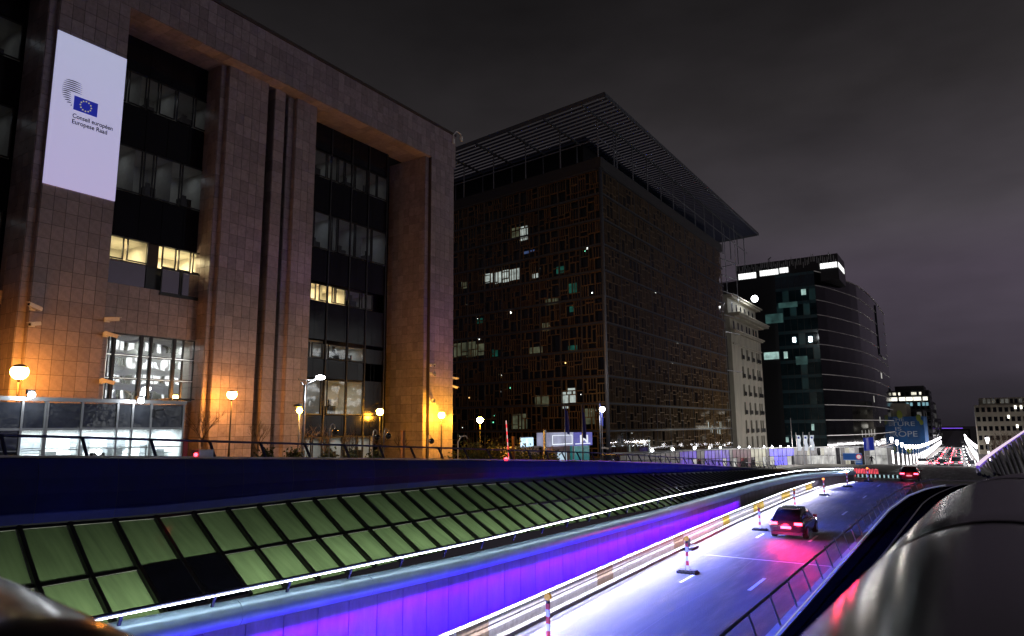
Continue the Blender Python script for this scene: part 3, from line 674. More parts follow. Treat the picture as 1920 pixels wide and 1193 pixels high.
# ------------------------------------------------------------------ lit office block across the street (seen mirrored in the glass)
bl = thing('lit_office_block', 'white lit office block across the street, seen mirrored in the dark glass', 'building', (46, 50, 1))
facade = mat('pale_facade', (.6, .6, .58), .6, var=.1); litw = emat('lit_office_window', (.93, .97, 1), 2.6, var=.5, vscale=.5); unlit = blackglass
mb = MB(); mb.box(46, 28, .5, 60, 135, 29); part('wall', mb, facade, bl)
m1 = MB(); m2 = MB(); m3 = MB()
for i in range(9):
    for j in range(84):
        y0 = 29+1.25*j; z0 = 2.5+3.05*i; (m1 if random.random() < .55 else m2).quad((45.98, y0, z0), (45.98, y0, z0+1.6), (45.98, y0+.95, z0+1.6), (45.98, y0+.95, z0))
    m3.box(45.4, 28, z0-.55, 45.97, 135, z0-.4)
part('lit_window', m1, litw, bl, kind='stuff'); part('dark_window', m2, unlit, bl, kind='stuff'); part('sunshade', m3, facade, bl)

# ------------------------------------------------------------------ lattice office building
eu = thing('lattice_office_building', 'huge dark office cube faced with oak window frames under a flat overhanging roof', 'building', (-40, 84.5, 0))
CO = Vector((-40, 84.47, 0)); D1 = Vector((-.99255, .12187, 0)); D2 = Vector((0, 1, 0)); N1 = Vector((-.12187, -.99255, 0)); N2 = Vector((1, 0, 0))
L1, L2, ZB, FH = 44.0, 57.5, -5.04, 3.66
paint_grey = mat('grey_steel_trim', (.16, .165, .18), .45, .4, var=.2); darkint = mat('dark_glazing', (.006, .0065, .007), .10, var=.4, vscale=.4, bump=.03, bscale=1)
soff = mat('dark_roof_soffit', (.055, .065, .10), .5, .2, var=.15)
mb = MB()
P = [CO-N1*.55-N2*.55, CO+D2*L2-N2*.55, CO+D2*L2+D1*L1, CO+D1*L1-N1*.55]
zt = ZB+FH*12
for a, b in zip(P, P[1:]+P[:1]): mb.quad((a.x, a.y, -6), (b.x, b.y, -6), (b.x, b.y, zt), (a.x, a.y, zt))
mb.add([(p.x, p.y, zt) for p in P], [(0, 1, 2, 3)])
part('glazing', mb, darkint, eu)
frames = []
rnd = random.Random(3)
def split(u0, u1, z0, z1, out, depth=0):
    w_, h_ = u1-u0, z1-z0
    if depth > 5 or (w_ < 1.5 and h_ < 2.0) or (depth > 2 and rnd.random() < .16): out.append((u0, u1, z0, z1)); return
    if (w_*1.25 > h_ and w_ > 1.1) or h_ < 1.3:
        if w_ < 1.0: out.append((u0, u1, z0, z1)); return
        c = u0+w_*rnd.choice((.33, .4, .5, .6, .67)); split(u0, c, z0, z1, out, depth+1); split(c, u1, z0, z1, out, depth+1)
    else:
        c = z0+h_*rnd.choice((.25, .35, .5, .65, .75)); split(u0, u1, z0, c, out, depth+1); split(u0, u1, c, z1, out, depth+1)
for D, N, L, bw in ((D1, N1, L1, 3.65), (D2, N2, L2, 2.9)):
    for fl_ in range(1, 12):
        z0 = ZB+FH*fl_+.16
        nbay = int(L/bw)
        for i in range(nbay):
            o_ = []; split(.2+L*i/nbay, .2+L*(i+1)/nbay-.06, z0, z0+FH-.3, o_); frames += [(D, N, q) for q in o_]
def frame_boxes(mb, D, N, q, th=.066, dp=.16):
    u0, u1, z0, z1 = q; th = th*rnd.uniform(.8, 1.25); off = rnd.uniform(0, .1)
    o = CO+D*u0+N*(-.2-off); Z = Vector((0, 0, 1))
    mb.obox(o+Z*z0, D*th, Z*(z1-z0), N*dp); mb.obox(o+D*(u1-u0-th)+Z*z0, D*th, Z*(z1-z0), N*dp)
    mb.obox(o+D*th+Z*z0, D*(u1-u0-2*th), Z*th, N*dp); mb.obox(o+D*th+Z*(z1-th), D*(u1-u0-2*th), Z*th, N*dp)
    if u1-u0 > .85 and rnd.random() < .55:
        for k in range(1, 3): mb.obox(o+D*((u1-u0)*k/3)+Z*(z0+th), D*.06, Z*(z1-z0-2*th), N*dp*.8)
def fscore(f):
    D, N, q = f; c = CO+D*((q[0]+q[1])/2)+Vector((0, 0, (q[2]+q[3])/2)); d = c-CAM
    if D is D1 and q[0] > 29.5: return 0
    return abs(d.normalized().dot(N))*(q[1]-q[0])*(q[3]-q[2])/d.length_squared
frames.sort(key=lambda f: -fscore(f))
for D, N, q in frames[:300]:
    mb = MB(); frame_boxes(mb, D, N, q); part('window_frame', mb, wood, eu)
mb = MB()
for D, N, q in frames[300:]: frame_boxes(mb, D, N, q)
part('window_frame_lattice', mb, wood, eu, kind='stuff')
# floor transoms, corner post, thin uprights of the outer skin
for fl_ in range(1, 13):
    z = ZB+FH*fl_; mb = MB()
    for D, N, L in ((D1, N1, L1), (D2, N2, L2)): mb.obox(CO+D*(-.12)+N*(-.05)+Vector((0, 0, z-.11)), D*(L+.3), (0, 0, .2), N*.28)
    part('floor_transom', mb, paint_grey, eu)
mb = MB(); mb.tube([CO+Vector((.1, -.1, -4)), CO+Vector((.1, -.1, zt))], .27, 12); part('corner_post', mb, paint_grey, eu, True)
for D, N, L, st in ((D1, N1, L1, 3.65), (D2, N2, L2, 5.8)):
    for i in range(1, int(L/st)+1):
        mb = MB(); mb.obox(CO+D*(i*st)+N*.12+Vector((0, 0, -4)), D*.05, (0, 0, zt+4), N*.07); part('cable', mb, paint_grey, eu)
glassskin = glass('outer_glass_skin', .015, (.86, .86, .84), .04)
mb = MB()
for D, N, L in ((D1, N1, L1), (D2, N2, L2)):
    a = CO+N*.26; b = a+D*L; mb.quad((a.x, a.y, -3), (b.x, b.y, -3), (b.x, b.y, zt), (a.x, a.y, zt))
part('glass_skin', mb, glassskin, eu)
# lit rooms behind the lattice
cool = [emat('lit_room_white', (.80, .92, .88), .5, .5, 1.2), emat('lit_room_dim', (.62, .66, .40), .10, .6, .9), emat('lit_room_green', (.05, .45, .34), .13, .6, .9), emat('lit_room_blue', (.12, .2, .5), .3, .5)]
LIT = [(15.2, 16.6, 31.8, 33.4, 1), (13.5, 14.9, 31.1, 33.3, 0), (20.7, 22.4, 25.5, 27.0, 0), (17.4, 20.2, 25.1, 27.0, 0), (15.1, 17.4, 25.1, 26.9, 0), (11.6, 12.6, 24.9, 25.7, 0), (6.7, 8.2, 24.9, 25.9, 2), (26.3, 27.5, 25.3, 26.5, 1),
       (26.5, 29.2, 14.2, 16.4, 1), (24.4, 26.3, 14.0, 16.4, 1), (22.5, 24.2, 14.1, 15.9, 1), (19.7, 20.8, 13.7, 14.8, 2), (6.6, 7.5, 6.1, 7.7, 0), (5.2, 6.6, 6.2, 8.2, 0), (6.6, 7.7, 5.4, 5.7, 0), (4.7, 6.2, 21.7, 23.1, 2), (5.1, 6.0, 19.0, 19.8, 2), (4.8, 6.4, 13.2, 14.2, 2),
       (12.2, 14.5, 28.9, 29.3, 3), (11.0, 13.5, 13.6, 14.5, 1), (8.0, 10.4, 20.4, 21.4, 1), (9.5, 11, 16.7, 17.9, 1), (22.8, 24, 19.2, 20, 2), (2.2, 3.8, 3.2, 5.3, 1), (10, 12.5, 5.8, 7.4, 1), (14, 17, 2.6, 4.8, 1)]
for u0, u1, z0, z1, k in LIT:
    mb = MB(); a = CO+D1*u0-N1*.40; b = CO+D1*u1-N1*.40; mb.quad((a.x, a.y, z0), (b.x, b.y, z0), (b.x, b.y, z1), (a.x, a.y, z1)); part('lit_window', mb, cool[k], eu)
spot = [emat('small_white_lamp', (.95, 1, .95), 5), emat('small_green_lamp', (.2, 1, .6), 2.5), emat('small_amber_lamp', (1, .6, .2), 4)]
for k in range(38):
    D, N, L = ((D1, N1, 29) if k < 26 else (D2, N2, 50)); u = rnd.uniform(2, L); z = rnd.uniform(1, 28) if k < 26 else rnd.choice((rnd.uniform(-2, 2), rnd.uniform(-2, 2), rnd.uniform(2, 26)))
    s_ = rnd.uniform(.08, .2); mb = MB(); a = CO+D*u-N*.40; b = a+D*s_; mb.quad((a.x, a.y, z), (b.x, b.y, z), (b.x, b.y, z+s_*rnd.choice((.7, 1, 2))), (a.x, a.y, z+s_)); part('lamp_inside', mb, spot[0 if rnd.random() < .6 else rnd.choice((1, 2))], eu)
for u0, u1, z0, z1 in ((44.0, 47, 1.5, 3.5), (49.5, 53, 1.2, 3.6), (8, 8.5, -1.2, .2), (15, 15.6, -1.4, .8), (18, 18.4, -1, .5), (24, 25.2, -1.5, -.4), (33, 33.8, -1.8, -.2)):
    mb = MB(); a = CO+D2*u0-N2*.42; b = CO+D2*u1-N2*.42; mb.quad((a.x, a.y, z0), (b.x, b.y, z0), (b.x, b.y, z1), (a.x, a.y, z1)); part('lit_window', mb, cool[0], eu)
# upstand, set-back roof storey, roof terrace posts and the big flat roof
mb = MB()
for D, N, L in ((D1, N1, L1), (D2, N2, L2)): mb.obox(CO+D*(-.3)+N*(-.6)+Vector((0, 0, zt+.02)), D*(L+.6), (0, 0, 1.55), N*.9)
part('parapet', mb, mat('dark_parapet', (.05, .048, .048), .6, var=.2), eu)
mb = MB(); a = CO+D1*6+D2*6; mb.obox(a+Vector((0, 0, zt)), D1*(L1-8), D2*(L2-12), (0, 0, 7.3)); part('roof_storey', mb, blackmetal, eu)
ZR = 46.3
RC = Vector((-36.2, 78.6, 0)); RL1 = 52; RL2 = 82
post = MB(); post.tube([(0, 0, zt), (0, 0, ZR)], .10, 6); pme = post.mesh('roof_post', galv)
for k in range(6): piece('roof_post', pme, eu, CO+D1*(.2+6.6*k)); piece('roof_post', pme, eu, CO+D1*(.2+6.6*k)+D2*5.4)
for k in range(1, 14): piece('roof_post', pme, eu, CO+D2*(5.95*k)+Vector((0, 0, 0)))
mb = MB()
for D, L in ((D1, L1), (D2, 80)): mb.obox(CO+Vector((0, 0, zt+4.3)), D*L, (.07, -.07, 0), (0, 0, .16))
part('terrace_rail', mb, galv, eu)
mb = MB(); o = RC+D1*9+D2*11+Vector((0, 0, ZR+.38)); mb.obox(o, D1*(RL1-12), D2*(RL2-22), (0, 0, .4)); part('roof_deck', mb, soff, eu)
sl = MB(); sl.obox((0, 0, 0), D1*RL1, (0, .24, 0), (0, 0, .22)); sme = sl.mesh('roof_slat', mat('roof_slat_metal', (.085, .10, .17), .4, .4))
for k in range(79): piece('roof_slat', sme, eu, RC+D2*(.2+1.03*k)+Vector((0, 0, ZR+.05)))
mb = MB()
for k in range(8): mb.obox(RC+D1*(3.6+6.6*k)+Vector((0, 0, ZR-.25)), D1*.18, D2*RL2, (0, 0, .3))
mb.obox(RC+Vector((0, 0, ZR-.1)), D1*RL1, (0, .12, 0), (0, 0, .6)); mb.obox(RC+Vector((-.12, 0, ZR-.1)), D2*RL2, (.12, 0, 0), (0, 0, .6)); mb.obox(RC+D2*RL2+Vector((0, 0, ZR-.1)), D1*RL1, (0, .12, 0), (0, 0, .6))
part('roof_beam', mb, mat('roof_beam_metal', (.14, .15, .17), .4, .4), eu)
# steel brackets at the far end
mb = MB()
for z in (14, 22, 25.5, 30.5, 34, 37.5):
    a = CO+D2*L2+Vector((0, 0, z)); mb.tube([a, a+Vector((1.2, 7, 0))], .09, 6); mb.tube([a+Vector((1.2, 7, 0)), a+Vector((-3, 8.5, 0))], .07, 6)
for q in (Vector((1.2, 7, 0)), Vector((-1.2, 7.8, 0))): mb.tube([CO+D2*L2+q+Vector((0, 0, 29)), CO+D2*L2+q+Vector((0, 0, ZR))], .07, 6)
part('steel_bracket', mb, mat('bright_steel', (.5, .52, .55), .35, .6), eu)

# ------------------------------------------------------------------ white stone block
wb = thing('white_stone_block', 'narrow pale stone block with tall windows, little black balconies and a heavy cornice', 'building', (-41, 158, 0))
limes = mat('limestone', (.42, .39, .31), .75, var=.25, vscale=.6, bump=.08, bscale=6, stretch=(1, 1, .35))
X0 = -40; wins = []
colsY = [(153.6, 155.0), (157.9, 159.4), (162.3, 163.9), (166.6, 167.9), (168.5, 169.8)]
rowsZ = [(17.2, 19.6), (13.1, 15.6), (9.2, 11.7), (5.2, 7.8), (1.2, 3.9), (-2.4, .4)]
mb = MB(); yb = [146.5]+[q for c in colsY for q in c]+[171.8]; zb_ = [-6]
for a, b in sorted(rowsZ): zb_ += [a, b]
zb_ += [22.4]
holes = {(c[0], r[0]) for c in colsY for r in rowsZ}
for i in range(len(yb)-1):
    for j in range(len(zb_)-1):
        if (yb[i], zb_[j]) in holes: continue
        mb.box(X0-.5, yb[i], zb_[j], X0, yb[i+1], zb_[j+1])
mb.box(-58, 146.5, -6, X0-.5, 147.0, 22.4); mb.box(-58, 171.3, -6, X0-.5, 171.8, 22.4)
part('wall', mb, limes, wb)
mb = MB(); mb.box(-40.9, 147, -6, -40.6, 171.3, 22); part('dark_interior', mb, blackmetal, wb)
for cI in colsY:
    for r in rowsZ:
        m_ = MB(); y0, y1 = cI; z0, z1 = r; x = X0-.35
        for q in ((y0, y0+.1, z0, z1), (y1-.1, y1, z0, z1), (y0+.1, y1-.1, z0, z0+.1), (y0+.1, y1-.1, z1-.1, z1), ((y0+y1)/2-.04, (y0+y1)/2+.04, z0+.1, z1-.1)): m_.box(x-.05, q[0], q[2], x+.05, q[1], q[3])
        o = part('window', m_, paint_grey, wb); m_ = MB(); m_.quad((x, y0+.1, z0+.1), (x, y1-.1, z0+.1), (x, y1-.1, z1-.1), (x, y0+.1, z1-.1)); part('pane', m_, darkint, o)
        m_ = MB(); m_.box(X0, y0-.15, z0-.12, X0+.35, y1+.15, z0); part('sill', m_, limes, o)
        if r[0] > 1:
            m_ = MB(); m_.box(X0+.28, y0-.1, z0+.85, X0+.33, y1+.1, z0+.9)
            for k in range(6): yy = y0-.1+(y1-y0+.2)*k/5; m_.box(X0+.28, yy-.06, z0, X0+.33, yy+.06, z0+.87)
            part('balcony_rail', m_, blackmetal, wb)
mb = MB()
for z0, z1, ov in ((19.9, 20.2, .35), (22.4, 22.7, .7), (22.7, 23.0, 1.0), (25.6, 25.9, .9), (25.9, 26.4, 1.9), (26.4, 26.6, 2.1), (30.0, 30.4, .5), (30.4, 30.7, .9)): mb.box(-56, 147.5-min(ov, .9), z0+.003, X0+ov, 171.0+ov, z1)
part('cornice', mb, limes, wb)
mb = MB(); mb.box(-56, 147, 23.0, X0-.3, 171.4, 25.6); mb.box(-56, 147.2, 26.6, X0-.6, 171, 30.0); part('attic_wall', mb, limes, wb)
for z0, z1, ys_ in ((23.4, 25.2, (150, 153.5, 156.5, 160.5, 163.0, 166.5, 169)), (27.3, 29.4, (150.5, 154, 157.5, 161, 164.5, 168))):
    for yy in ys_:
        x = X0-.28 if z0 < 25 else X0-.58
        m_ = MB(); m_.box(x-.05, yy-.55, z0, x+.02, yy+.55, z1); o = part('window', m_, paint_grey, wb); m_ = MB(); m_.box(x+.02, yy-.45, z0+.1, x+.03, yy+.45, z1-.1); part('pane', m_, darkint, o)
mb = MB(); mb.tube([(-41, 146.9, 22), (-41, 146.4, 21.5), (-41, 146.4, -4)], .08, 6); part('drainpipe', mb, blackmetal, wb)
fld = thing('roof_floodlight', 'dazzling white floodlight on the roof edge of the pale stone block', 'floodlight', (-38, 157.8, 30.7))
mb = MB(); mb.ball((-37.4, 157.8, 31.0), .72, 14, 10); part('lamp', mb, emat('floodlight_white', (.93, .97, 1), 30), fld, True)
mb = MB(); mb.box(-38.6, 157.6, 30.6, -37.5, 158.0, 30.75); part('bracket', mb, blackmetal, fld)
point_light('flood_glow', (-36.0, 157.6, 30.2), (.9, .95, 1), 650, .5, fld)
# ------------------------------------------------------------------ curved dark glass tower
lx = thing('curved_glass_tower', 'dark glass office tower with a curved street front and a slatted lit penthouse', 'building', (-32, 215, 0))
navy = mat('navy_curtain_glass', (.006, .022, .030), .08, var=.4, vscale=.3); blk2 = mat('black_curtain_glass', (.004, .004, .005), .07, spec=.22, var=.4, vscale=.3, bump=.03, bscale=.6)
teal = emat('teal_lit_glass', (.05, .24, .26), .035, .6, .25); bandm = mat('bright_floor_band', (.80, .76, .72), .35, .2)
cur = [(-31.2, 200), (-29.5, 204.5), (-28.0, 210), (-26.6, 216), (-25.3, 222), (-24.2, 228), (-23.5, 236), (-22.9, 246), (-22.6, 259), (-22.5, 272), (-22.6, 285), (-22.9, 298)]
nf, zg, fh = 13, -8.0, 4.05
bandz = [zg+fh*i for i in range(1, nf)]+[44.6]
full = [(-48.5, 200.0), (-42.5, 199.7), (-36.8, 199.8)]+cur
mb = MB(); ring_ = [(x, y) for x, y in full]+[(-30, 300), (-60, 300), (-60, 202)]
n = len(ring_); mb.add([(x*1.0-(.25 if i > 2 and i < n-3 else 0), y+.25, -9) for i, (x, y) in enumerate(ring_)]+[(x-(.25 if i > 2 and i < n-3 else 0), y+.25, 44.5) for i, (x, y) in enumerate(ring_)], [(i, (i+1) % n, n+(i+1) % n, n+i) for i in range(n)]+[tuple(range(n, 2*n))])
part('core', mb, blackmetal, lx)
for f_ in range(nf):
    z0, z1 = (zg+fh*f_), (bandz[f_])
    for i in range(len(cur)-1):
        (x0, y0), (x1, y1) = cur[i], cur[i+1]; m_ = MB(); m_.quad((x0, y0, z0+.02), (x1, y1, z0+.02), (x1, y1, z1-.25), (x0, y0, z1-.25)); part('glass_panel', m_, blk2, lx)
    pth = [(x, y, z1-.14) for x, y in cur]; m_ = MB(); m_.sweep(pth, [(-.1, -.1), (-.1, .08), (.16, .08), (.16, -.1)]); part('floor_band', m_, bandm, lx)
    segs = [(-48.5, -42.0, 200.5), (-41.6, -36.4, 199.9), (-36.4, -31.2, 199.95)]
    for (xa, xb, yy) in segs:
        if xa < -45 and z1 > 40: continue
        npn = 3
        for k in range(npn):
            a, b = xa+(xb-xa)*k/npn, xa+(xb-xa)*(k+1)/npn
            m_ = MB(); m_.quad((a+.05, yy, z0+.05), (b-.05, yy, z0+.05), (b-.05, yy, z1-.9), (a+.05, yy, z1-.9)); part('glass_panel', m_, teal if (rnd.random() < .16 and f_ > 1) else navy, lx)
            m_ = MB(); m_.quad((a+.05, yy-.05, z1-.85), (b-.05, yy-.05, z1-.85), (b-.05, yy-.05, z1-.05), (a+.05, yy-.05, z1-.05)); part('spandrel_panel', m_, mat('teal_spandrel', (.03, .07, .085), .2) if f_ == 0 and k == 0 and xa < -45 else bpy.data.materials['teal_spandrel'], lx)
lw = [emat('lit_tower_window', (.65, 1, .92), .42, .4, 1), emat('lit_tower_room', (.22, .55, .52), .09, .6, .5), emat('bright_tower_lamp', (.8, .95, 1), 6)]
for x0, z0, x1, z1, k in ((-44.75, 30.95, -40, 33.6, 1), (-34.8, 38.1, -33.6, 39.7, 0), (-37.9, 25.2, -37.1, 26.6, 2), (-33.8, 25.0, -32.9, 26.5, 2), (-45.8, 20.9, -41.8, 22.9, 0), (-40.5, 20.9, -39.5, 22.8, 0), (-34.8, 1.3, -34.1, 3, 0), (-41.5, -1.8, -40.8, -.5, 0), (-37.5, 19, -34.5, 21.3, 1), (-41, 35, -36, 36.5, 1)):
    m_ = MB(); m_.quad((x0, 199.7, z0), (x1, 199.7, z0), (x1, 199.7, z1), (x0, 199.7, z1)); part('lit_window', m_, lw[k], lx)
for yv, z0, s_ in ((222, -.8, 1.2), (225, -.8, 1.0), (228, -.7, 1.0), (231.5, -.6, 1.2), (236, -.6, 1.2), (240, 9.5, 1.5), (262, 18, 2.5), (248, 3.2, .9)):
    xx = [a[0]+(b[0]-a[0])*(yv-a[1])/(b[1]-a[1]) for a, b in zip(cur, cur[1:]) if a[1] <= yv < b[1]][0]
    m_ = MB(); m_.box(xx+.02, yv, z0, xx+.06, yv+s_, z0+1.9); part('lit_window', m_, emat('lit_side_window', (.9, .88, .8), .55) if yv == 222 else bpy.data.materials['lit_side_window'], lx)
# penthouse with vertical slats
mb = MB(); mb.box(-53, 203, 42, -25.4, 216, 49.3); part('penthouse_wall', mb, blackmetal, lx)
sv = MB(); sv.box(0, 0, 0, .16, .12, 2.2); sme = sv.mesh('penthouse_slat', mat('slat_grey', (.45, .45, .45), .5))
for k in range(52):
    o = piece('penthouse_slat', sme, lx, (-52.6+.52*k+rnd.uniform(-.1, .1), 202.82, 47.0+rnd.choice((-.6, 0, .3, .8)))); o.scale = (1, 1, rnd.uniform(.6, 1))
for a, b, z0, z1 in ((-52.3, -47.2, 45.1, 46.8), (-46.2, -41.0, 45.4, 47.0), (-40.7, -38.3, 45.6, 47.1), (-30.0, -25.6, 45.4, 46.9)):
    n_ = int((b-a)/.7)
    for k in range(n_): m_ = MB(); m_.box(a+(b-a)*k/n_+.05, 202.78, z0, a+(b-a)*(k+1)/n_-.05, 202.86, z1); part('lit_window', m_, emat('penthouse_white', (.95, .97, .95), 1.6) if 'penthouse_white' not in bpy.data.materials else bpy.data.materials['penthouse_white'], lx)
m_ = MB(); m_.box(-25.42, 203.4, 45.4, -25.34, 214, 46.9); part('lit_window', m_, bpy.data.materials['penthouse_white'], lx)
m_ = MB(); m_.tube([(-43.5, 202.5, 49.2), (-43.5, 202.5, 50.0), (-42.6, 201.5, 50.2)], .15, 6); part('davit', m_, blackmetal, lx)
m_ = MB(); m_.box(-23.1, 262, 26, -22.2, 284, 43); part('glass_fin', m_, navy, lx)
# ------------------------------------------------------------------ buildings further down the street
def facade_block(name, label, x0, x1, y0, y1, z0, z1, m_wall, m_win, rows, cols, cat='building', lit=.25, litm=None, face='y', wz=.55, ww=.6, loc=None):
    o = thing(name, label, cat, ((x0+x1)/2, (y0+y1)/2, z0))
    mb = MB(); mb.box(x0, y0, z0, x1, y1, z1); part('wall', mb, m_wall, o)
    for f in face:
        L = (x1-x0) if f == 'y' else (y1-y0)
        for i in range(rows):
            for j in range(cols):
                a = L*(j+.5-ww/2)/cols; b = L*(j+.5+ww/2)/cols; za = z0+(z1-z0)*(i+.5-wz/2)/rows; zb = z0+(z1-z0)*(i+.5+wz/2)/rows
                mm = MB()
                if f == 'y': mm.obox((x0+a, y0-.05, za), (b-a, 0, 0), (0, 0, zb-za), (0, .03, 0))
                else: mm.obox((x1+.05, y0+a, za), (0, b-a, 0), (0, 0, zb-za), (-.03, 0, 0))
                part('window', mm, litm if rnd.random() < lit else m_win, o)
    return o
warmw = emat('far_lit_window', (1, .95, .78), 1.1, .5, .3); dimw = emat('far_dim_window', (.5, .5, .45), .12, .5, .4)
darkb = mat('dark_far_wall', (.030, .030, .036), .6, var=.3, vscale=.4); beige = mat('beige_far_wall', (.40, .36, .28), .8, var=.2, vscale=.3)
tw = facade_block('dark_office_tower', 'dark stepped office block with one bright strip of windows, rising behind the blue mural wall', -33, -14.2, 400, 430, -11, 19.3, darkb, blackglass, 9, 9, lit=.06, litm=dimw, face='yx')
mb = MB(); mb.box(-29, 402, 19.3, -16.3, 425, 21.6); part('roof_storey', mb, darkb, tw)
for a, b in ((-31.2, -28.2), (-27.4, -24.6), (-24.3, -21.4), (-21.1, -17.8), (-17, -15)):
    m_ = MB(); m_.box(a, 399.85, 14.2, b, 399.9, 16.0); part('lit_window', m_, emat('bright_strip_window', (1, .97, .85), 1.5) if 'bright_strip_window' not in bpy.data.materials else bpy.data.materials['bright_strip_window'], tw)
for a, s_ in ((-30, 1.4), (-27.5, .8), (-21.8, 1.5), (-20.2, .6), (-18.4, .9)):
    m_ = MB(); m_.box(a, 399.85, 17.0, a+s_, 399.9, 18.4); part('lit_window', m_, warmw, tw)
for a in (-24.5, -22.8, -19.5, -17.5, -16):
    m_ = MB(); m_.box(a, 399.85, 11.6, a+1.1, 399.9, 13.2); part('lit_window', m_, emat('blue_lit_window', (.3, .6, .7), .6) if 'blue_lit_window' not in bpy.data.materials else bpy.data.materials['blue_lit_window'], tw)
mu_ = thing('mural_building', 'low building whose blue end wall carries the large pale words THE FUTURE IS EUROPE', 'building', (-26, 345, -9))
mural = mat('mural_blue', (.016, .10, .30), .7, var=.45, vscale=.18); t = mural.node_tree; t.nodes['Principled BSDF'].inputs['Emission Color'].default_value = (.02, .13, .32, 1)
mb = MB(); mb.box(-45, 330, -10, -14.6, 360, 5.8); part('wall', mb, mural, mu_)
mb = MB(); mb.box(-45, 331, 5.8, -20.4, 358, 11.3); part('upper_wall', mb, beige, mu_)
mb = MB()
for x, z, r_ in ((-16.3, 5.2, 1.0), (-15.5, 3.4, .8), (-23.0, 6.6, 1.3), (-20.6, -7.5, 1.2)): mb.add([(x+r_*math.cos(2*math.pi*k/7)*rnd.uniform(.6, 1.2), 329.93, z+r_*1.5*math.sin(2*math.pi*k/7)) for k in range(7)], [tuple(range(7))])
part('painted_leaf', mb, mat('mural_yellow_green', (.30, .36, .05), .7), mu_)
letter = mat('mural_letter', (.52, .56, .60), .7)
for s_, x0, wd, z, sz in (('THE', -26.3, 4.7, 3.9, 2.0), ('FUTURE', -30.3, 12.5, 1.95, 2.5), ('IS', -25.0, 2.2, 0.05, 2.1), ('EUROPE', -30.9, 13.7, -2.4, 3.2)):
    text_mesh(s_, sz, (1, 0, 0), (0, 0, 1), (x0, 329.93, z), letter, mu_, width=wd, ext=.02)
prev = -11
k = 0
for y0, y1, zt_, lab in ((362, 396, 9, 'dark narrow house front just past the blue mural wall'), (432, 470, 12.5, 'dark office front beyond the stepped tower'), (472, 530, 15.8, 'tall dark front with a stepped top further down the left side'),
                         (532, 600, 9.0, 'lower dark front far down the left side of the street'), (602, 700, 6.5, 'small dark front at the far end of the street')):
    facade_block('street_front', lab, -40+shift(y0), -13.6+shift(y0)+(1.2 if k == 2 else 0), y0, y1, -12, zt_, darkb, blackglass, 5, 9, lit=.30, litm=dimw, face='yx'); k += 1
fb = facade_block('beige_office_block', 'beige office block with rows of small windows standing above the dark trees at the right', 3.2, 44, 330, 350, -12, 9.8, beige, blackglass, 6, 22, lit=.08, litm=warmw, face='y', wz=.5, ww=.62)
mb = MB(); mb.box(5.0, 331.5, 9.8, 44, 349, 12.6); part('roof_storey', mb, beige, fb)
for k in range(26):
    m_ = MB(); m_.box(6.2+1.45*k, 331.4, 10.4, 7.2+1.45*k, 331.48, 12.1); part('window', m_, dimw if rnd.random() < .5 else blackglass, fb)
for x, z in ((16.0, 9.0), (17.8, 9.0), (23.4, 9.1), (13.5, 5.4), (15.9, 1.8), (19.5, 2.0), (21, 2.0)):
    m_ = MB(); m_.box(x, 329.82, z-.9, x+.7, 329.9, z+.4); part('lit_window', m_, emat('far_bright_window', (1, .97, .85), 2.2) if 'far_bright_window' not in bpy.data.materials else bpy.data.materials['far_bright_window'], fb)
m_ = MB(); m_.box(24.2, 329.82, 1.2, 29.5, 329.9, 2.7); part('lit_window', m_, bpy.data.materials['far_bright_window'], fb)
br = thing('purple_lit_bridge', 'far footbridge outlined by a thin purple light across the end of the street', 'bridge', (-6, 700, -2))
mb = MB(); mb.box(-22, 700, -3.4, 2, 703, -2.2); part('deck', mb, darkb, br)
mb = MB(); mb.box(-18, 699.8, -1.6, -3, 699.95, -1.1); part('light_line', mb, emat('purple_line', (.25, .10, 1), 1.2), br)
mb = MB(); mb.box(-21, 700, -12, -19.5, 703, -3.4); mb.box(.5, 700, -12, 2, 703, -3.4); part('pier', mb, darkb, br)
# ------------------------------------------------------------------ glass security pavilion at the left
pv = thing('glass_entrance_pavilion', 'glazed security pavilion with brightly lit lower panes in front of the granite building', 'pavilion', (-33, 17, 1.7))
alu = mat('aluminium_frame', (.38, .39, .40), .4, .6, var=.15)
zt_, zm, zb0 = 4.18, 2.98, 1.55
litp = emat('pavilion_lit_pane', (.90, .96, 1), 1.15, .35, .9); greyp = mat('grey_reflecting_pane', (.035, .04, .05), .05, var=.4, vscale=.8, bump=.25, bscale=1.3)
ysp = [14.05, 15.45, 17.0, 17.7, 18.6, 20.25]
for a, b in zip(ysp, ysp[1:]):
    m_ = MB(); m_.box(-33.05, a+.04, zm+.05, -33.0, b-.04, zt_-.08); part('upper_pane', m_, greyp, pv)
    m_ = MB(); m_.box(-33.02, a+.04, zb0, -33.0, b-.04, zm-.05); part('lower_pane', m_, pane_m, pv)
for a in (12.2, 13.1):
    m_ = MB(); m_.box(-33.05, a+.04, zm+.05, -33.0, a+.86, zt_-.08); part('upper_pane', m_, greyp, pv)
    m_ = MB(); m_.box(-33.02, a+.04, zb0, -33.0, a+.86, zm-.05); part('lower_pane', m_, greyp if a < 13 else pane_m, pv)
mb = MB()
for y in ysp+[12.2, 13.1, 13.98]: mb.box(-33.08, y-.045, zb0-.2, -32.94, y+.045, zt_)
mb.box(-33.08, 12.15, zt_-.02, -32.9, 20.35, zt_+.14); mb.box(-33.07, 12.2, zm-.05, -32.95, 20.3, zm+.05); mb.box(-33.07, 12.2, zb0+.52, -32.96, 20.3, zb0+.56)
part('frame', mb, alu, pv)
mb = MB(); mb.box(-36, 12.15, zt_+.1, -33.05, 20.35, zt_+.16); mb.box(-36, 20.28, 1.2, -33.1, 20.33, zt_); part('roof', mb, alu, pv)
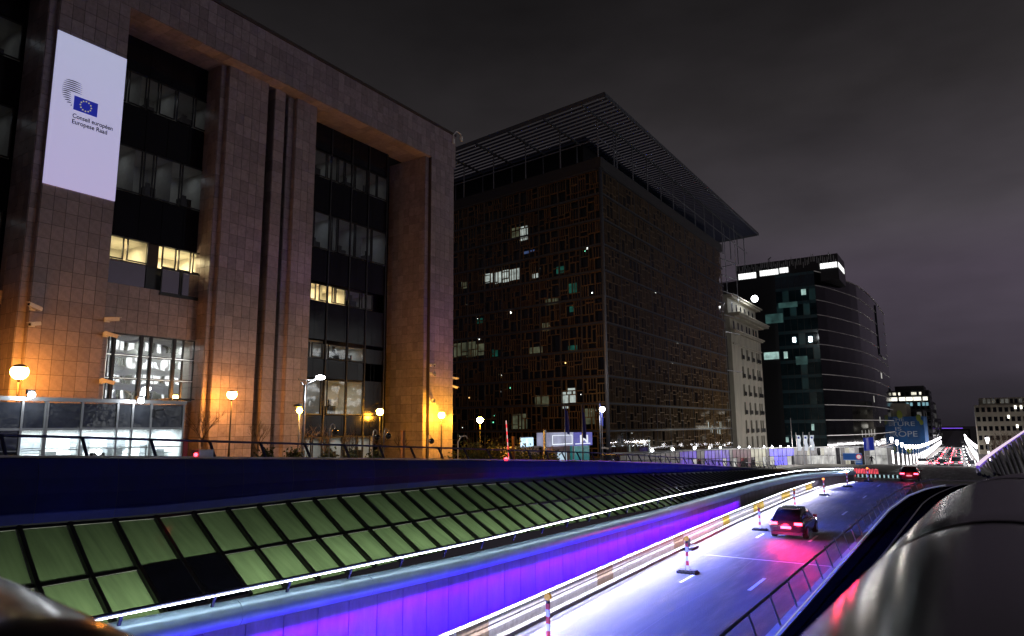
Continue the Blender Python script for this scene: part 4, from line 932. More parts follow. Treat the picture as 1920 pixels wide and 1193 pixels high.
iw = mat('pavilion_white_wall', (.75, .76, .76), .6, var=.08); mb = MB(); mb.box(-36, 13.0, zb0-.3, -35.9, 20.3, zm); mb.box(-36, 13.0, zb0-.35, -33.1, 20.3, zb0-.3); mb.box(-36, 13.0, zm, -33.1, 20.3, zm+.04); mb.box(-36, 12.95, zb0-.3, -33.1, 13.0, zm); mb.box(-36, 20.26, zb0-.3, -33.1, 20.3, zm); part('interior_shell', mb, iw, pv)
area_light('pavilion_ceiling_light', (-34.6, 13.4, zm-.06), (-34.6, 19.9, zm-.06), 1.2, (.92, .97, 1), 900, (-34.6, 17, 0), 175, pv)
for y, h, w_ in ((14.6, .75, .5), (15.9, 1.0, .3), (17.3, .8, .7), (19.1, .95, .35), (19.7, .7, .4)): mb = MB(); mb.box(-34.7, y, zb0-.3, -34.2, y+w_, zb0-.3+h); part('counter', mb, alu if y < 17 else galv, pv)
for y in (14.3, 16.4, 18.1): mb = MB(); mb.box(-35.88, y, zb0+.35, -35.85, y+.9, zb0+1.1); part('wall_panel', mb, galv, pv)
mb = MB(); mb.tube([(-33.5, 13.2, zb0+.62), (-33.5, 20.1, zb0+.55)], .025, 6); mb.tube([(-33.5, 13.2, zb0+.3), (-33.5, 20.1, zb0+.25)], .02, 6); part('inner_rail', mb, alu, pv)
mb = MB(); mb.box(-33.04, 20.36, 1.3, -32.98, 20.6, 2.4); part('red_panel', mb, mat('red_panel', (.55, .03, .04), .4), pv)
mb = MB(); mb.box(-33.3, 19.2, 4.38, -32.5, 20.5, 4.44); mb.tube([(-33, 19.9, 4.2), (-33, 19.9, 4.4)], .04, 6); part('flat_lamp_arm', mb, blackmetal, pv)
for (y, z, lab) in ((13.2, 4.42, 'white floodlight on the pavilion roof under the leftmost globe lamp'), (17.8, 4.30, 'white floodlight on the pavilion roof in front of the lobby window')):
    o = thing('pavilion_floodlight', lab, 'floodlight', (-32.6, y, z), 'floodlights on the pavilion')
    m_ = MB(); m_.box(-32.75, y-.14, z, -32.55, y+.14, z+.2); m_.tube([(-33, y, z-.1), (-32.65, y, z+.05)], .03, 6); part('housing', m_, blackmetal, o)
    m_ = MB(); m_.ball((-32.52, y, z-.02), .14, 10, 8); part('lamp', m_, bpy.data.materials['floodlight_white'], o, True)
    point_light('floodlight_glow', (-32.2, y, z-.05), (.88, .94, 1), 50, .12, o)
gf = thing('ground_floodlight', 'white floodlight standing on the blue parapet in front of the pavilion', 'floodlight', (-18.55, 9.2, 2.2))
mb = MB(); mb.box(-18.75, 9.05, 2.26, -18.6, 9.35, 2.34); part('housing', mb, blackmetal, gf); mb = MB(); mb.ball((-18.62, 9.2, 2.36), .07, 10, 8); part('lamp', mb, bpy.data.materials['floodlight_white'], gf, True)
dc = thing('dome_camera', 'small black camera on the glazing of the pavilion near its right end', 'security camera', (-32.9, 18.7, 3.8))
mb = MB(); mb.box(-32.95, 18.62, 3.5, -32.8, 18.72, 3.9); mb.tube([(-32.85, 18.7, 3.85), (-32.6, 19.0, 3.9)], .05, 8); part('body', mb, blackmetal, dc)
bb = thing('barrier_box', 'small grey control box with a red light on the parapet below the bare trees', 'control box', (-18.5, 11.7, 2.1))
mb = MB(); mb.box(-18.8, 11.85, 2.1, -18.4, 12.3, 2.33); part('housing', mb, galv, bb); mb = MB(); mb.ball((-18.4, 11.75, 2.2), .055, 10, 8); part('lamp', mb, emat('red_signal', (1, .03, .05), 14), bb, True)
# ------------------------------------------------------------------ lamps on the plaza
amber = emat('sodium_globe', (1, .36, .045), 235); amber2 = emat('sodium_globe_yellow', (1, .43, .035), 300); amber3 = emat('sodium_globe_glaring', (1, .42, .03), 640)
def globe_lamp(p, r, m_, lab, zlow):
    capdeg = 58 if m_ is amber else 40
    o = thing('globe_lamp', lab, 'street lamp', (p[0], p[1], zlow), 'sodium globe lamps on the plaza'); p = Vector(p)
    mb = MB(); mb.tube([(p.x, p.y, zlow), (p.x, p.y, zlow+.9), (p.x, p.y, p.z-r)], [.075, .055, .04], 8); part('pole', mb, blackmetal, o, True)
    mb = MB(); mb.tube([(p.x, p.y, p.z-r-.1), (p.x, p.y, p.z-r+.03)], [.05, .11], 8); part('collar', mb, blackmetal, o, True)
    mb = MB(); mb.ball(p, r, 20, 12); part('globe', mb, m_, o, True)
    mb = MB(); n_ = 20; rr_ = r*1.04; rings = [[(p.x+rr_*math.sin(t)*math.cos(a), p.y+rr_*math.sin(t)*math.sin(a), p.z+rr_*math.cos(t)) for a in [6.2832*k/n_ for k in range(n_)]] for t in [math.radians(d) for d in (2, capdeg*.33, capdeg*.67, capdeg)]]
    for q0, q1 in zip(rings, rings[1:]):
        for k in range(n_): k2 = (k+1) % n_; mb.quad(q0[k], q1[k], q1[k2], q0[k2])
    part('added_lamp_cap', mb, galv, o, True); return o  # opaque cap added on the globe to cut its upward light
GL = [((-38.3, 14.93, 5.75), 0.38, amber, 'round sodium globe lamp above the glass pavilion, leftmost of the plaza lamps'),
      ((-39.3, 27.35, 5.11), 0.3, amber, 'round sodium globe lamp before the tall stone pillars'),
      ((-38.3, 39.79, 4.16), 0.27, amber2, 'round yellow globe lamp before the second dark glass bay'),
      ((-38.5, 47.67, 3.98), 0.28, amber3, 'glaring globe lamp before the end pillar of the granite building'),
      ((-38.5, 53.45, 3.58), 0.3, amber3, 'glaring globe lamp to the right of the granite building, before the oak lattice')]
for p, r, m_, lab in GL: globe_lamp(p, r, m_, lab, G(p[1])-.1)
o = thing('lantern_lamp', 'short hooded yellow lantern left of the twin armed street lamp pole', 'street lamp', (-34.5, 28.6, 1.2))
mb = MB(); mb.tube([(-34.5, 28.8, 1), (-34.5, 28.8, 4.25)], .05, 8); part('pole', mb, galv, o, True)
mb = MB(); mb.ball((-34.5, 28.75, 4.32), .38, 14, 6, .35); part('hood', mb, blackmetal, o, True); mb = MB(); mb.ball((-34.45, 28.75, 4.02), .17, 12, 8); part('bulb', mb, amber2, o, True)
o = thing('twin_arm_street_lamp', 'grey pole with forked head and one brilliant white lamp before the stone pillar', 'street lamp', (-33, 27.8, 1.1))
mb = MB(); mb.tube([(-33, 27.85, .9), (-33, 27.85, 5.5)], [.11, .07], 10); part('pole', mb, galv, o, True)
mb = MB(); mb.tube([(-33, 27.85, 5.35), (-33, 28.15, 5.65), (-32.9, 28.75, 5.95)], .045, 8); mb.tube([(-33, 27.85, 5.35), (-33, 27.6, 5.62), (-33, 27.35, 5.85)], .035, 8); mb.tube([(-33, 27.5, 5.78), (-33, 28.4, 5.82)], .02, 6); part('arm', mb, galv, o, True)
mb = MB(); mb.ball((-32.9, 28.95, 6.0), .30, 14, 8, .45); part('lamp_head', mb, emat('white_street_lamp', (.94, .97, 1), 40), o, True)
point_light('lamp_glow', (-32.6, 29.0, 5.7), (.92, .95, 1), 300, .2, o)
# black reflecting balls on curved stems, bollard
for k, (x, y, z, lab) in enumerate(((-30, 27.6, 2.72, 'black mirror ball hanging from a curved post left of the yellow globe lamp'), (-30.3, 31.3, 2.35, 'black mirror ball just left of the yellow globe lamp pole'), (-30, 31.95, 2.42, 'black mirror ball just right of the yellow globe lamp pole'), (-30, 36.1, 2.02, 'black mirror ball beside an orange post before the end pillar'))):
    o = thing('mirror_ball_lamp', lab, 'lamp', (x, y, G(y)), 'black ball lamps along the plaza edge')
    mb = MB(); mb.ball((x, y, z), .19, 16, 10); part('ball', mb, mat('black_mirror', (.01, .01, .01), .05, coat=.5) if k == 0 else bpy.data.materials['black_mirror'], o, True)
    s_ = -.38; mb = MB(); mb.tube([(x, y+s_, G(y)-.1), (x, y+s_, z+.12), (x, y+s_*.85, z+.36), (x, y+s_*.5, z+.46), (x, y-.05, z+.36), (x, y, z+.17)], .035, 6); part('stem', mb, galv, o, True)
for y, lab in ((35.5, 'orange lit square post before the end pillar'), (49.2, 'orange lit square post right of the last globe lamp')):
    o = thing('bollard_post', lab, 'post', (-32, y, G(y)), 'square posts on the plaza'); mb = MB(); mb.box(-32.1, y-.1, G(y)-.2, -31.9, y+.1, G(y)+1.9); mb.box(-32.13, y-.13, G(y)+1.9, -31.87, y+.13, G(y)+1.97); part('post', mb, mat('rusty_post', (.35, .14, .04), .6) if y < 40 else bpy.data.materials['rusty_post'], o)
# ------------------------------------------------------------------ trees and plants
bark = mat('bark', (.10, .065, .04), .85, var=.3, vscale=10); leafm = mat('winter_leaf', (.075, .085, .02), .7, island=.45)
def branchy(p, d, L, r, lev, mb, rn):
    p = Vector(p); d = Vector(d).normalized(); q = p+d*L*.5+Vector((rn.uniform(-.06, .06), rn.uniform(-.06, .06), 0))*L; e_ = p+d*L
    mb.tube([p, q, e_], [r, r*.8, r*.62], 5 if lev > 1 else 3, cap=False)
    if lev <= 0: return
    for _ in range(3 if lev > 1 else 3):
        a = rn.uniform(0, 6.28); t_ = rn.uniform(.3, .75); s_ = Vector((math.cos(a), math.sin(a), 0)); branchy(p.lerp(e_, rn.uniform(.5, 1)), d+s_*t_+Vector((0, 0, .12)), L*rn.uniform(.6, .8), r*.55, lev-1, mb, rn)
def bare_tree(p, h, lab, sd):
    rn = random.Random(sd); o = thing('bare_tree', lab, 'tree', p, 'small bare trees on the plaza'); p = Vector(p)
    mb = MB(); mb.tube([p, p+Vector((.03, .02, h*.22)), p+Vector((0, 0, h*.34))], [.06, .05, .045], 7, cap=False); part('trunk', mb, bark, o)
    mb = MB()
    for k in range(5):
        a = 1.26*k+rn.uniform(-.3, .3); branchy(p+Vector((0, 0, h*rn.uniform(.14, .34))), (math.cos(a)*.55, math.sin(a)*.55, 1), h*.30, .03, 3, mb, rn)
    part('crown', mb, bark, o)
for k, (x, y, h, lab) in enumerate(((-36, 23.3, 3.1, 'small bare tree at the right end of the glass pavilion'), (-36, 27.0, 2.7, 'small bare tree before the gap between the stone pillars'), (-35, 29.9, 2.2, 'small bare tree between the street lamp pole and the dark glass bay'), (-35.5, 31.8, 2.4, 'small bare tree before the left of the second dark glass bay'), (-35.5, 34.0, 2.2, 'small bare tree just left of the yellow globe lamp'), (-36, 37.5, 2.4, 'small bare tree before the side of the end pillar'), (-36.5, 40.2, 2.0, 'small bare tree before the front of the end pillar'))):
    bare_tree((x, y, G(y)), h, lab, k+11)
def bush(name, p, rx, ry, rz, n, lab, cat, grp, sd, m_=leafm, ls=.09):
    rn = random.Random(sd); o = thing(name, lab, cat, p, grp); p = Vector(p); mb = MB(); st = MB()
    for _ in range(n):
        v = Vector((rn.gauss(0, .5), rn.gauss(0, .5), abs(rn.gauss(0, .55)))); c = p+Vector((v.x*rx, v.y*ry, v.z*rz)); a = Vector((rn.uniform(-1, 1), rn.uniform(-1, 1), rn.uniform(-.6, 1))).normalized()*ls*rn.uniform(.7, 1.6); b = a.cross(Vector((rn.uniform(-1, 1), rn.uniform(-1, 1), rn.uniform(-1, 1)))).normalized()*ls*.6
        mb.add([c-a, c+b, c+a, c-b], [(0, 1, 2, 3)])
    for _ in range(6): a = rn.uniform(0, 6.28); st.tube([p, p+Vector((math.cos(a)*rx*.5, math.sin(a)*ry*.5, rz*.7))], .02, 4)
    part('foliage', mb, m_, o); part('stem', st, bark, o)
k = 0
for y, lab in ((24.2, 'low leafy plant at the foot of the second globe lamp'), (26.0, 'low leafy plant behind the railing below the stone pillars'), (28.6, 'spiky plant by the foot of the street lamp pole'), (30.3, 'leafy plant before the dark glass bay at the left'), (32.2, 'small shrub behind the railing by the first mirror ball')):
    bush('low_plant', (-31.5, y, G(y)+.05), .35, .5, .45, 170, lab, 'plant', 'low plants behind the parapet railing', 40+k); k += 1
for y, s_, lab in ((44.0, 1.0, 'lit shrub beside the end pillar'), (46.0, 1.2, 'lit shrub under the rightmost globe lamp'), (48.4, 1.3, 'lit shrub right of the rightmost globe lamp'), (51.0, 1.2, 'lit shrub just left of the red and white boom'), (53.5, 1.0, 'dark shrub just right of the red and white boom'), (57, 1.0, 'dark shrub below the bright screen')):
    bush('shrub', (-33, y, G(y)), .9*s_, 1.1*s_, 1.0*s_, 420, lab, 'shrub', 'shrubs beside the granite building', 60+k, ls=.12); k += 1
for x, y, h, lab in ((6, 205, 9, 'dark tree at the left edge of the beige office block'), (11, 215, 10, 'dark tree before the left half of the beige office block'), (17, 210, 10.5, 'dark tree before the middle of the beige office block'), (23, 215, 10, 'dark tree before the right part of the beige office block'), (30, 212, 10, 'dark tree at the right picture edge before the beige office block')):
    rn = random.Random(int(x)); o = thing('dark_tree', lab, 'tree', (x, y, G(y)-.2), 'dark trees before the beige block'); p = Vector((x, y, G(y)-.2)); mb = MB(); mb.tube([p, p+Vector((0, 0, h*.5))], [.28, .15], 7); part('trunk', mb, bark, o)
    mb = MB()
    for _ in range(9): a = rn.uniform(0, 6.28); branchy(p+Vector((0, 0, h*rn.uniform(.2, .5))), (math.cos(a)*.7, math.sin(a)*.7, 1), h*.26, .09, 3, mb, rn)
    part('crown', mb, bark, o)
# ------------------------------------------------------------------ entrance barrier boom, screen, kiosk, flags
o = thing('barrier_boom', 'raised red and white barrier boom glowing red beside a red signal lamp', 'barrier', (-26, 39.4, .8))
for k in range(12):
    z0 = .45+k*.24; mb = MB(); mb.tube([(-26, 39.42-.045*k*.6, z0), (-26, 39.42-.045*(k+1)*.6, z0+.24)], .035, 6); part('boom_stripe', mb, emat('boom_red', (1, .05, .06), 1.6) if k == 0 else (bpy.data.materials['boom_red'] if k % 2 == 0 else (emat('boom_white', (1, .55, .5), .9) if k == 1 else bpy.data.materials['boom_white'])), o)
mb = MB(); mb.ball((-25.9, 38.9, .78), .13, 12, 8); part('signal_lamp', mb, bpy.data.materials['red_signal'], o, True)
mb = MB(); mb.box(-26.2, 39.2, -.2, -25.8, 39.7, .5); part('motor_box', mb, blackmetal, o)
o = thing('lit_screen_sign', 'small bright pale blue screen on a post left of the blue cube kiosk', 'sign', (-36, 57.9, -.5))
mb = MB(); mb.box(-36.1, 56.8, 1.0, -35.98, 58.95, 1.85); part('screen', mb, emat('screen_blue', (.55, .80, 1), 1.5, .35, 1.2), o); mb = MB(); mb.box(-36.15, 56.7, .93, -36.1, 59.05, 1.92); mb.tube([(-36.1, 57.9, -1.2), (-36.1, 57.9, 1)], .06, 6); part('frame', mb, galv, o)
ks = thing('cube_kiosk', 'kiosk with a glowing blue and white box sign above a pink wall and teal glass', 'kiosk', (-39, 70.7, -1.2))
mb = MB(); mb.box(-39.6, 65.6, .75, -38.0, 71.1, 2.24); part('white_sign_box', mb, emat('sign_white', (.62, .66, .95), .42, .3, .8), ks)
mb = MB(); mb.box(-39.6, 71.15, .68, -38.0, 75.9, 2.20); part('blue_sign_box', mb, emat('sign_blue', (.10, .10, .75), .42, .2), ks)
mb = MB()
for a, b, c, d in ((66.2, 70.8, .92, 1.02), (66.2, 70.8, 1.9, 1.96), (66.2, 66.32, .92, 1.96), (70.7, 70.8, .92, 1.96), (71.5, 75.3, .86, .95)): mb.box(-38.0, a, c, -37.97, b, d)
part('light_outline', mb, emat('sign_outline', (.85, .92, 1), 1.1), ks)
text_mesh('M', 1.25, (0, 1, 0), (0, 0, 1), (-37.97, 72.7, 1.02), emat('sign_letter', (.85, .9, 1), .9), ks, width=2.0, ext=.02, bold=.03)
mb = MB(); mb.box(-39.5, 66.6, -1.8, -38.2, 70.6, .72); part('pink_wall', mb, mat('pink_render', (.5, .33, .29), .8, var=.1), ks)
mb = MB(); mb.box(-39.4, 71.2, -2, -38.3, 75.6, .64); part('teal_glass', mb, emat('teal_glass', (.05, .45, .45), .25, .5, .8), ks)
mb = MB(); mb.box(-38.25, 67.6, -1.8, -38.1, 69.6, .1); part('door', mb, emat('kiosk_door', (.6, .8, .95), .7, .3, 1), ks)
mb = MB(); mb.box(-38.1, 64.45, -1.5, -37.9, 64.75, 2.55); part('post', mb, white_paint, ks); mb = MB(); mb.box(-38.1, 71.0, -2, -37.95, 71.15, .7); part('post', mb, white_paint, ks)
mb = MB(); mb.box(-40.5, 59.5, -1.5, -38.5, 64.2, .75); o = thing('guard_hut', 'low pale hut between the bright screen and the cube kiosk', 'hut', (-39.5, 62, -1)); part('wall', mb, mat('pale_render', (.5, .42, .34), .8, var=.1), o); mb = MB(); mb.box(-40.7, 59.3, .75, -38.3, 64.4, .88); part('roof', mb, white_paint, o)
eub = mat('flag_cloth_blue', (.015, .03, .30), .7)
def flag_pole(x, y, zt, lab, lit=False, cloth=True, m_=eub, w_=1.0, h=2.6, grp='flag poles by the cube kiosk'):
    o = thing('flag_pole', lab, 'flag pole', (x, y, G(y)), grp); mb = MB(); mb.tube([(x, y, G(y)-.3), (x, y, zt)], [.09, .05], 8); part('pole', mb, galv, o, True)
    if cloth:
        mb = MB(); n_ = 10
        for i in range(n_):
            for j in range(8):
                def P_(i, j):
                    u = i/n_; v = j/8; sag = u*.9; return (x+.25*math.sin(u*7+v*2)*u, y+.08+u*w_*(.35+.65*v*.6), zt-.25-v*h-sag*.7*(1-v*.3))
                mb.quad(P_(i, j), P_(i+1, j), P_(i+1, j+1), P_(i, j+1))
        part('flag_cloth', mb, m_, o, True)
    return o
flag_pole(-38, 69.1, 5.5, 'flag pole with a limp blue flag rising behind the white part of the box sign', h=2.9)
flag_pole(-36, 69.5, 5.3, 'flag pole with a limp blue flag crossing the blue part of the box sign', h=3.2, w_=.7)
o = flag_pole(-38, 78.1, 6.0, 'flag pole with a blue flag behind the white lamp right of the box sign', h=2.5, w_=.6)
o = thing('plaza_white_lamp', 'brilliant white lamp on a thin pole right of the blue box sign', 'street lamp', (-37.3, 77.3, -2)); mb = MB(); mb.tube([(-37.3, 77.2, -2.2), (-37.3, 77.2, 4.9)], .06, 6); part('pole', mb, galv, o); mb = MB(); mb.ball((-37.2, 77.2, 4.95), .33, 12, 8); part('lamp_head', mb, bpy.data.materials['white_street_lamp'], o, True)
point_light('lamp_glow', (-36.6, 77.0, 4.9), (.95, .97, 1), 260, .2, o)
for p, lab in (((-37.2, 76.9, .3), 'white camera on the pole right of the box sign'),): cctv(p, (.4, 1, -.2), lab)
o = thing('plaza_hook_lamp', 'white hooked lamp post beside the right corner of the granite building', 'street lamp', (-33, 42.8, .2)); mb = MB(); mb.tube([(-33, 42.9, 0), (-33, 42.9, 1.8), (-33, 43.3, 2.2), (-33, 43.9, 2.25), (-33, 44.1, 2.05)], .05, 8); part('post', mb, white_paint, o, True)
# ------------------------------------------------------------------ low glass pavilion line across the square
gp = thing('glass_gate_pavilion', 'long low glass pavilion with panels glowing white, blue and violet behind the ramp', 'pavilion', (-26, 110, -3))
pl = [(-30, 66), (-30, 74), (-30, 82), (-30, 90), (-30, 98), (-29.8, 106), (-29.2, 114), (-28.2, 122), (-26.4, 130), (-24.0, 137), (-21, 142.5), (-17.5, 146), (-14, 148.5), (-12.2, 149.5)]
ptz = [(66, -.02), (89, -.32), (129, -1.17), (150, -1.5)]
gcols = {'grey': emat('pavilion_grey_pane', (.45, .43, .42), .14, .5, .6), 'white': emat('pavilion_white_pane', (.85, .85, .80), .45, .6, .7), 'violet': emat('pavilion_violet_pane', (.22, .12, .95), .45, .5, .8), 'red': emat('pavilion_red_pane', (.5, .12, .22), .14, .4, .8), 'cream': emat('pavilion_cream_pane', (.75, .72, .52), .5, .4, .6), 'dark': mat('pavilion_dark_pane', (.02, .02, .025), .08), 'blue': emat('pavilion_blue_pane', (.12, .10, 1), 1.1, .5, .9)}
def panecol(y):
    for lim, c in ((72, 'grey'), (83, 'grey'), (90, 'violet'), (93, 'grey'), (103, 'violet'), (106, 'grey'), (114, 'red'), (120, 'cream'), (122, 'grey'), (131, 'blue')):
        if y < lim: return c
    return rnd.choice(('white', 'grey', 'white', 'cream', 'grey', 'dark'))
for (x0, y0), (x1, y1) in zip(pl, pl[1:]):
    L = math.hypot(x1-x0, y1-y0); n_ = max(2, round(L/(1.6 if y0 < 128 else 1.0)))
    for k in range(n_):
        a = Vector((x0+(x1-x0)*k/n_, y0+(y1-y0)*k/n_, 0)); b = Vector((x0+(x1-x0)*(k+1)/n_, y0+(y1-y0)*(k+1)/n_, 0)); za, zb_ = interp(ptz, a.y), G(a.y)-.2; h = za-zb_
        d_ = (b-a); nn = Vector((d_.y, -d_.x, 0)).normalized()
        c = panecol(a.y); zs = zb_+h*.55
        for lo, hi, cc in ((zb_, zs-.04, c if rnd.random() < .6 else rnd.choice(('white', 'dark', c))), (zs+.04, za-.1, c)):
            m_ = MB(); m_.obox(a+d_*.03+Vector((0, 0, lo)), d_*.94, (0, 0, hi-lo), nn*.04); part('pane', m_, gcols[cc], gp)
        m_ = MB(); m_.obox(a-d_.normalized()*.03+Vector((0, 0, zb_)), d_.normalized()*.07, (0, 0, h), nn*.08); part('mullion', m_, alu if y0 > 125 else blackmetal, gp)
    m_ = MB(); za, zb_ = interp(ptz, y0), interp(ptz, y1); a = Vector((x0, y0, za)); b = Vector((x1, y1, zb_)); nn = Vector(((b-a).y, -(b-a).x, 0)).normalized(); m_.obox(a-nn*2, b-a, (0, 0, .12), nn*2.5); part('roof', m_, alu, gp)
for k, y in enumerate((74, 80.5, 88.5, 94.5, 99.5, 108, 112.5, 119, 122.5, 125.5, 128.5, 136, 141)):
    xx = interp([(p[1], p[0]) for p in pl], y); o = thing('roof_spotlight', 'white spotlight on the low glass pavilion roof, number %s from its near end' % ('one two three four five six seven eight nine ten eleven twelve thirteen'.split()[k]), 'spotlight', (xx+.3, y, interp(ptz, y)+.15), 'spotlights on the low glass pavilion')
    m_ = MB(); m_.ball((xx+.35, y, interp(ptz, y)+.3), .17 if k in (0, 1, 2) else .12, 10, 6); part('lamp', m_, bpy.data.materials['floodlight_white'], o, True); m_ = MB(); m_.box(xx+.25, y-.1, interp(ptz, y)+.1, xx+.45, y+.1, interp(ptz, y)+.2); part('bracket', m_, blackmetal, o)
    if k in (8, 10, 12): point_light('spotlight_glow', (xx+.9, y, interp(ptz, y)+.9), (1, .95, .85), 900, .15, o)
pr = thing('far_parapet_railing', 'thin dark railing along the square in front of the low glass pavilion', 'railing', (-26, 95, -3)); 
mb = MB(); rp_ = [(-26.5, y, G(y)+.9) for y in range(80, 126, 5)]; mb.tube(rp_, .04, 6); part('handrail', mb, dark_rail, pr)
pm = MB(); pm.obox((0, -.03, 0), (.05, 0, 0), (0, .06, 0), (-.2, -.25, 1.0)); pme = pm.mesh('railing_post', dark_rail)
for k in range(24): y = 80+1.9*k; piece('railing_post', pme, pr, (-26.3, y+.2, G(y)-.1))
for k, (x, y, m_, lab) in enumerate(((-24.6, 123, 0, 'tall flag pole without a banner, leftmost before the curved tower'), (-24.1, 124, 1, 'flag pole with a narrow white banner, left of three before the curved tower'), (-23.2, 125, 1, 'flag pole with a narrow white banner, middle of three before the curved tower'), (-22.4, 126, 1, 'flag pole with a narrow white banner, right of three before the curved tower'))):
    o = thing('banner_pole', lab, 'flag pole', (x, y, G(y)), 'banner poles before the curved tower'); mb = MB(); mb.tube([(x, y, G(y)-.2), (x, y, 4.0 if k == 0 else 1.6)], .055, 6); part('pole', mb, galv, o)
    if m_:
        mb = MB()
        for j in range(6):
            z = 1.1-j*.42; f1 = lambda t_: .08*math.sin(t_*1.7+k); mb.obox((x+.08+f1(j), y, z-.42), (.55, .1, 0), (f1(j-1)-f1(j), 0, .42), (0, .03, 0))
        part('glowing_banner_cloth', mb, emat('lit_banner_white', (.62, .72, .85), .55, .3, 2, base=(.6, .6, .65)) if k == 1 else bpy.data.materials['lit_banner_white'], o)
        mb = MB(); mb.box(x+.22, y-.03, .55, x+.5, y-.005, .85); part('emblem', mb, eub, o)
bg2 = thing('blue_banner', 'large dark blue banner hanging on a pole before the foot of the curved tower', 'banner', (-13.8, 136, -1)); mb = MB()
for j in range(8): mb.obox((-15.4+.2*j, 136+.08*math.sin(j), -1.75+.02*j), (.2, .08*(math.sin(j+1)-math.sin(j)), 0), (0, 0, 2.2), (0, .03, 0))
part('cloth', mb, emat('banner_deep_blue', (.01, .03, .42), .3, base=(.01, .03, .3)), bg2); mb = MB(); mb.tube([(-13.7, 136, -4.5), (-13.7, 136, .9)], .06, 6); mb.tube([(-15.5, 136, .5), (-13.7, 136, .62)], .03, 6); part('pole', mb, galv, bg2)
rs = thing('road_sign', 'blue direction sign board with a red ringed speed disc at its right end', 'road sign', (-16.5, 127, -4)); mb = MB(); mb.box(-17.6, 127, -3.0, -14.8, 127.08, -1.8); part('blue_board', mb, emat('sign_board_blue', (.02, .12, .42), .35, base=(.02, .1, .4)), rs)
mb = MB(); mb.box(-15.8, 127, -3.65, -14.8, 127.08, -3.05); part('lower_board', mb, bpy.data.materials['sign_board_blue'], rs)
mb = MB()
for a, b, c, d in ((-17.5, -14.9, -2.98, -2.93), (-17.5, -14.9, -1.87, -1.83), (-15.7, -14.95, -3.3, -3.22)): mb.box(a, 126.96, c, b, 127, d)
part('white_line', mb, emat('sign_white_line', (.7, .8, .9), .6), rs)
for r_, m_, yy in ((.43, emat('sign_red', (.7, .08, .08), .6, base=(.5, .02, .02)), 126.94), (.31, emat('sign_disc_white', (.85, .8, .8), .6, base=(.7, .7, .7)), 126.92)):
    mb = MB(); mb.tube([(-15.25, yy+.02, -2.4), (-15.25, yy, -2.4)], r_, 20, up=Vector((1, 0, 0))); part('speed_disc', mb, m_, rs)
for a in (-17.0, -15.3): mb = MB(); mb.box(a, 127.1, -4.5, a+.1, 127.2, -1.8); part('post', mb, galv, rs)
# ------------------------------------------------------------------ delineator posts on the lane
redst = mat('red_reflective', (.60, .03, .04), .4); whst = mat('white_reflective', (.78, .78, .78), .4); ylamp = mat('amber_lamp', (.75, .38, .03), .25, emit=((1, .5, .05), .25)); rlamp = emat('red_lamp_lit', (1, .25, .05), 3)
def delineator(x, y, z, h, lab, lamp):
    o = thing('delineator_post', lab, 'post', (x, y, z), 'red and white posts along the lit lane'); p = Vector((x, y, z))
    mb = MB(); mb.obox(p+Vector((-.42, -.20, 0)), (.84, 0, 0), (0, .40, 0), (0, 0, .07)); mb.obox(p+Vector((-.36, -.16, .07)), (.72, 0, 0), (0, .32, 0), (0, 0, .06))
    for k in range(5): mb.obox(p+Vector((-.40+.17*k, -.23, 0)), (.07, 0, 0), (0, .46, 0), (0, 0, .10))
    part('rubber_foot', mb, rubber, o)
    for k in range(6):
        z0 = .12+(h-.3)*k/6; mb = MB(); mb.obox(p+Vector((-.055, -.03, z0)), (.11, 0, 0), (0, .05, 0), (0, 0, (h-.3)/6)); part('stripe', mb, redst if k % 2 else whst, o)
    mb = MB(); mb.tube([p+Vector((0, 0, h-.2)), p+Vector((0, 0, h-.12))], .06, 8); part('lamp_base', mb, blackmetal, o); mb = MB(); mb.tube([p+Vector((0, -.05, h-.03)), p+Vector((0, .05, h-.03))], .095, 14, up=Vector((1, 0, 0))); part('lamp', mb, lamp, o)
for k, (x, y, lab, lm) in enumerate(((-10.1, 17.2, 'red and white post at the bottom edge of the picture, partly cut off', ylamp), (-10.16, 28.7, 'red and white post with a black foot, the large one before the road joint', ylamp), (-10.5, 42.1, 'red and white post with a dark foot just left of the dark car', ylamp), (-10.85, 53.7, 'red and white post ahead of the dark car on the bright lane', ylamp), (-10.7, 65, 'red and white post with a lit orange lamp near the bend', rlamp), (-10.2, 75, 'small red and white post with a lit orange lamp far up the lane', rlamp), (-9.2, 82.5, 'farthest red and white post with a lit orange lamp by the red lit fence', rlamp))):
    delineator(x, y, -3.096, 1.4, lab, lm)
o = thing('fallen_post_foot', 'black rubber foot without its post lying against the barrier', 'post foot', (-12.0, 34.2, -3.09)); mb = MB(); mb.box(-12.15, 33.8, -3.09, -11.7, 34.8, -2.98); mb.box(-12.05, 34.2, -2.98, -11.95, 34.3, -2.6); part('rubber_foot', mb, rubber, o)
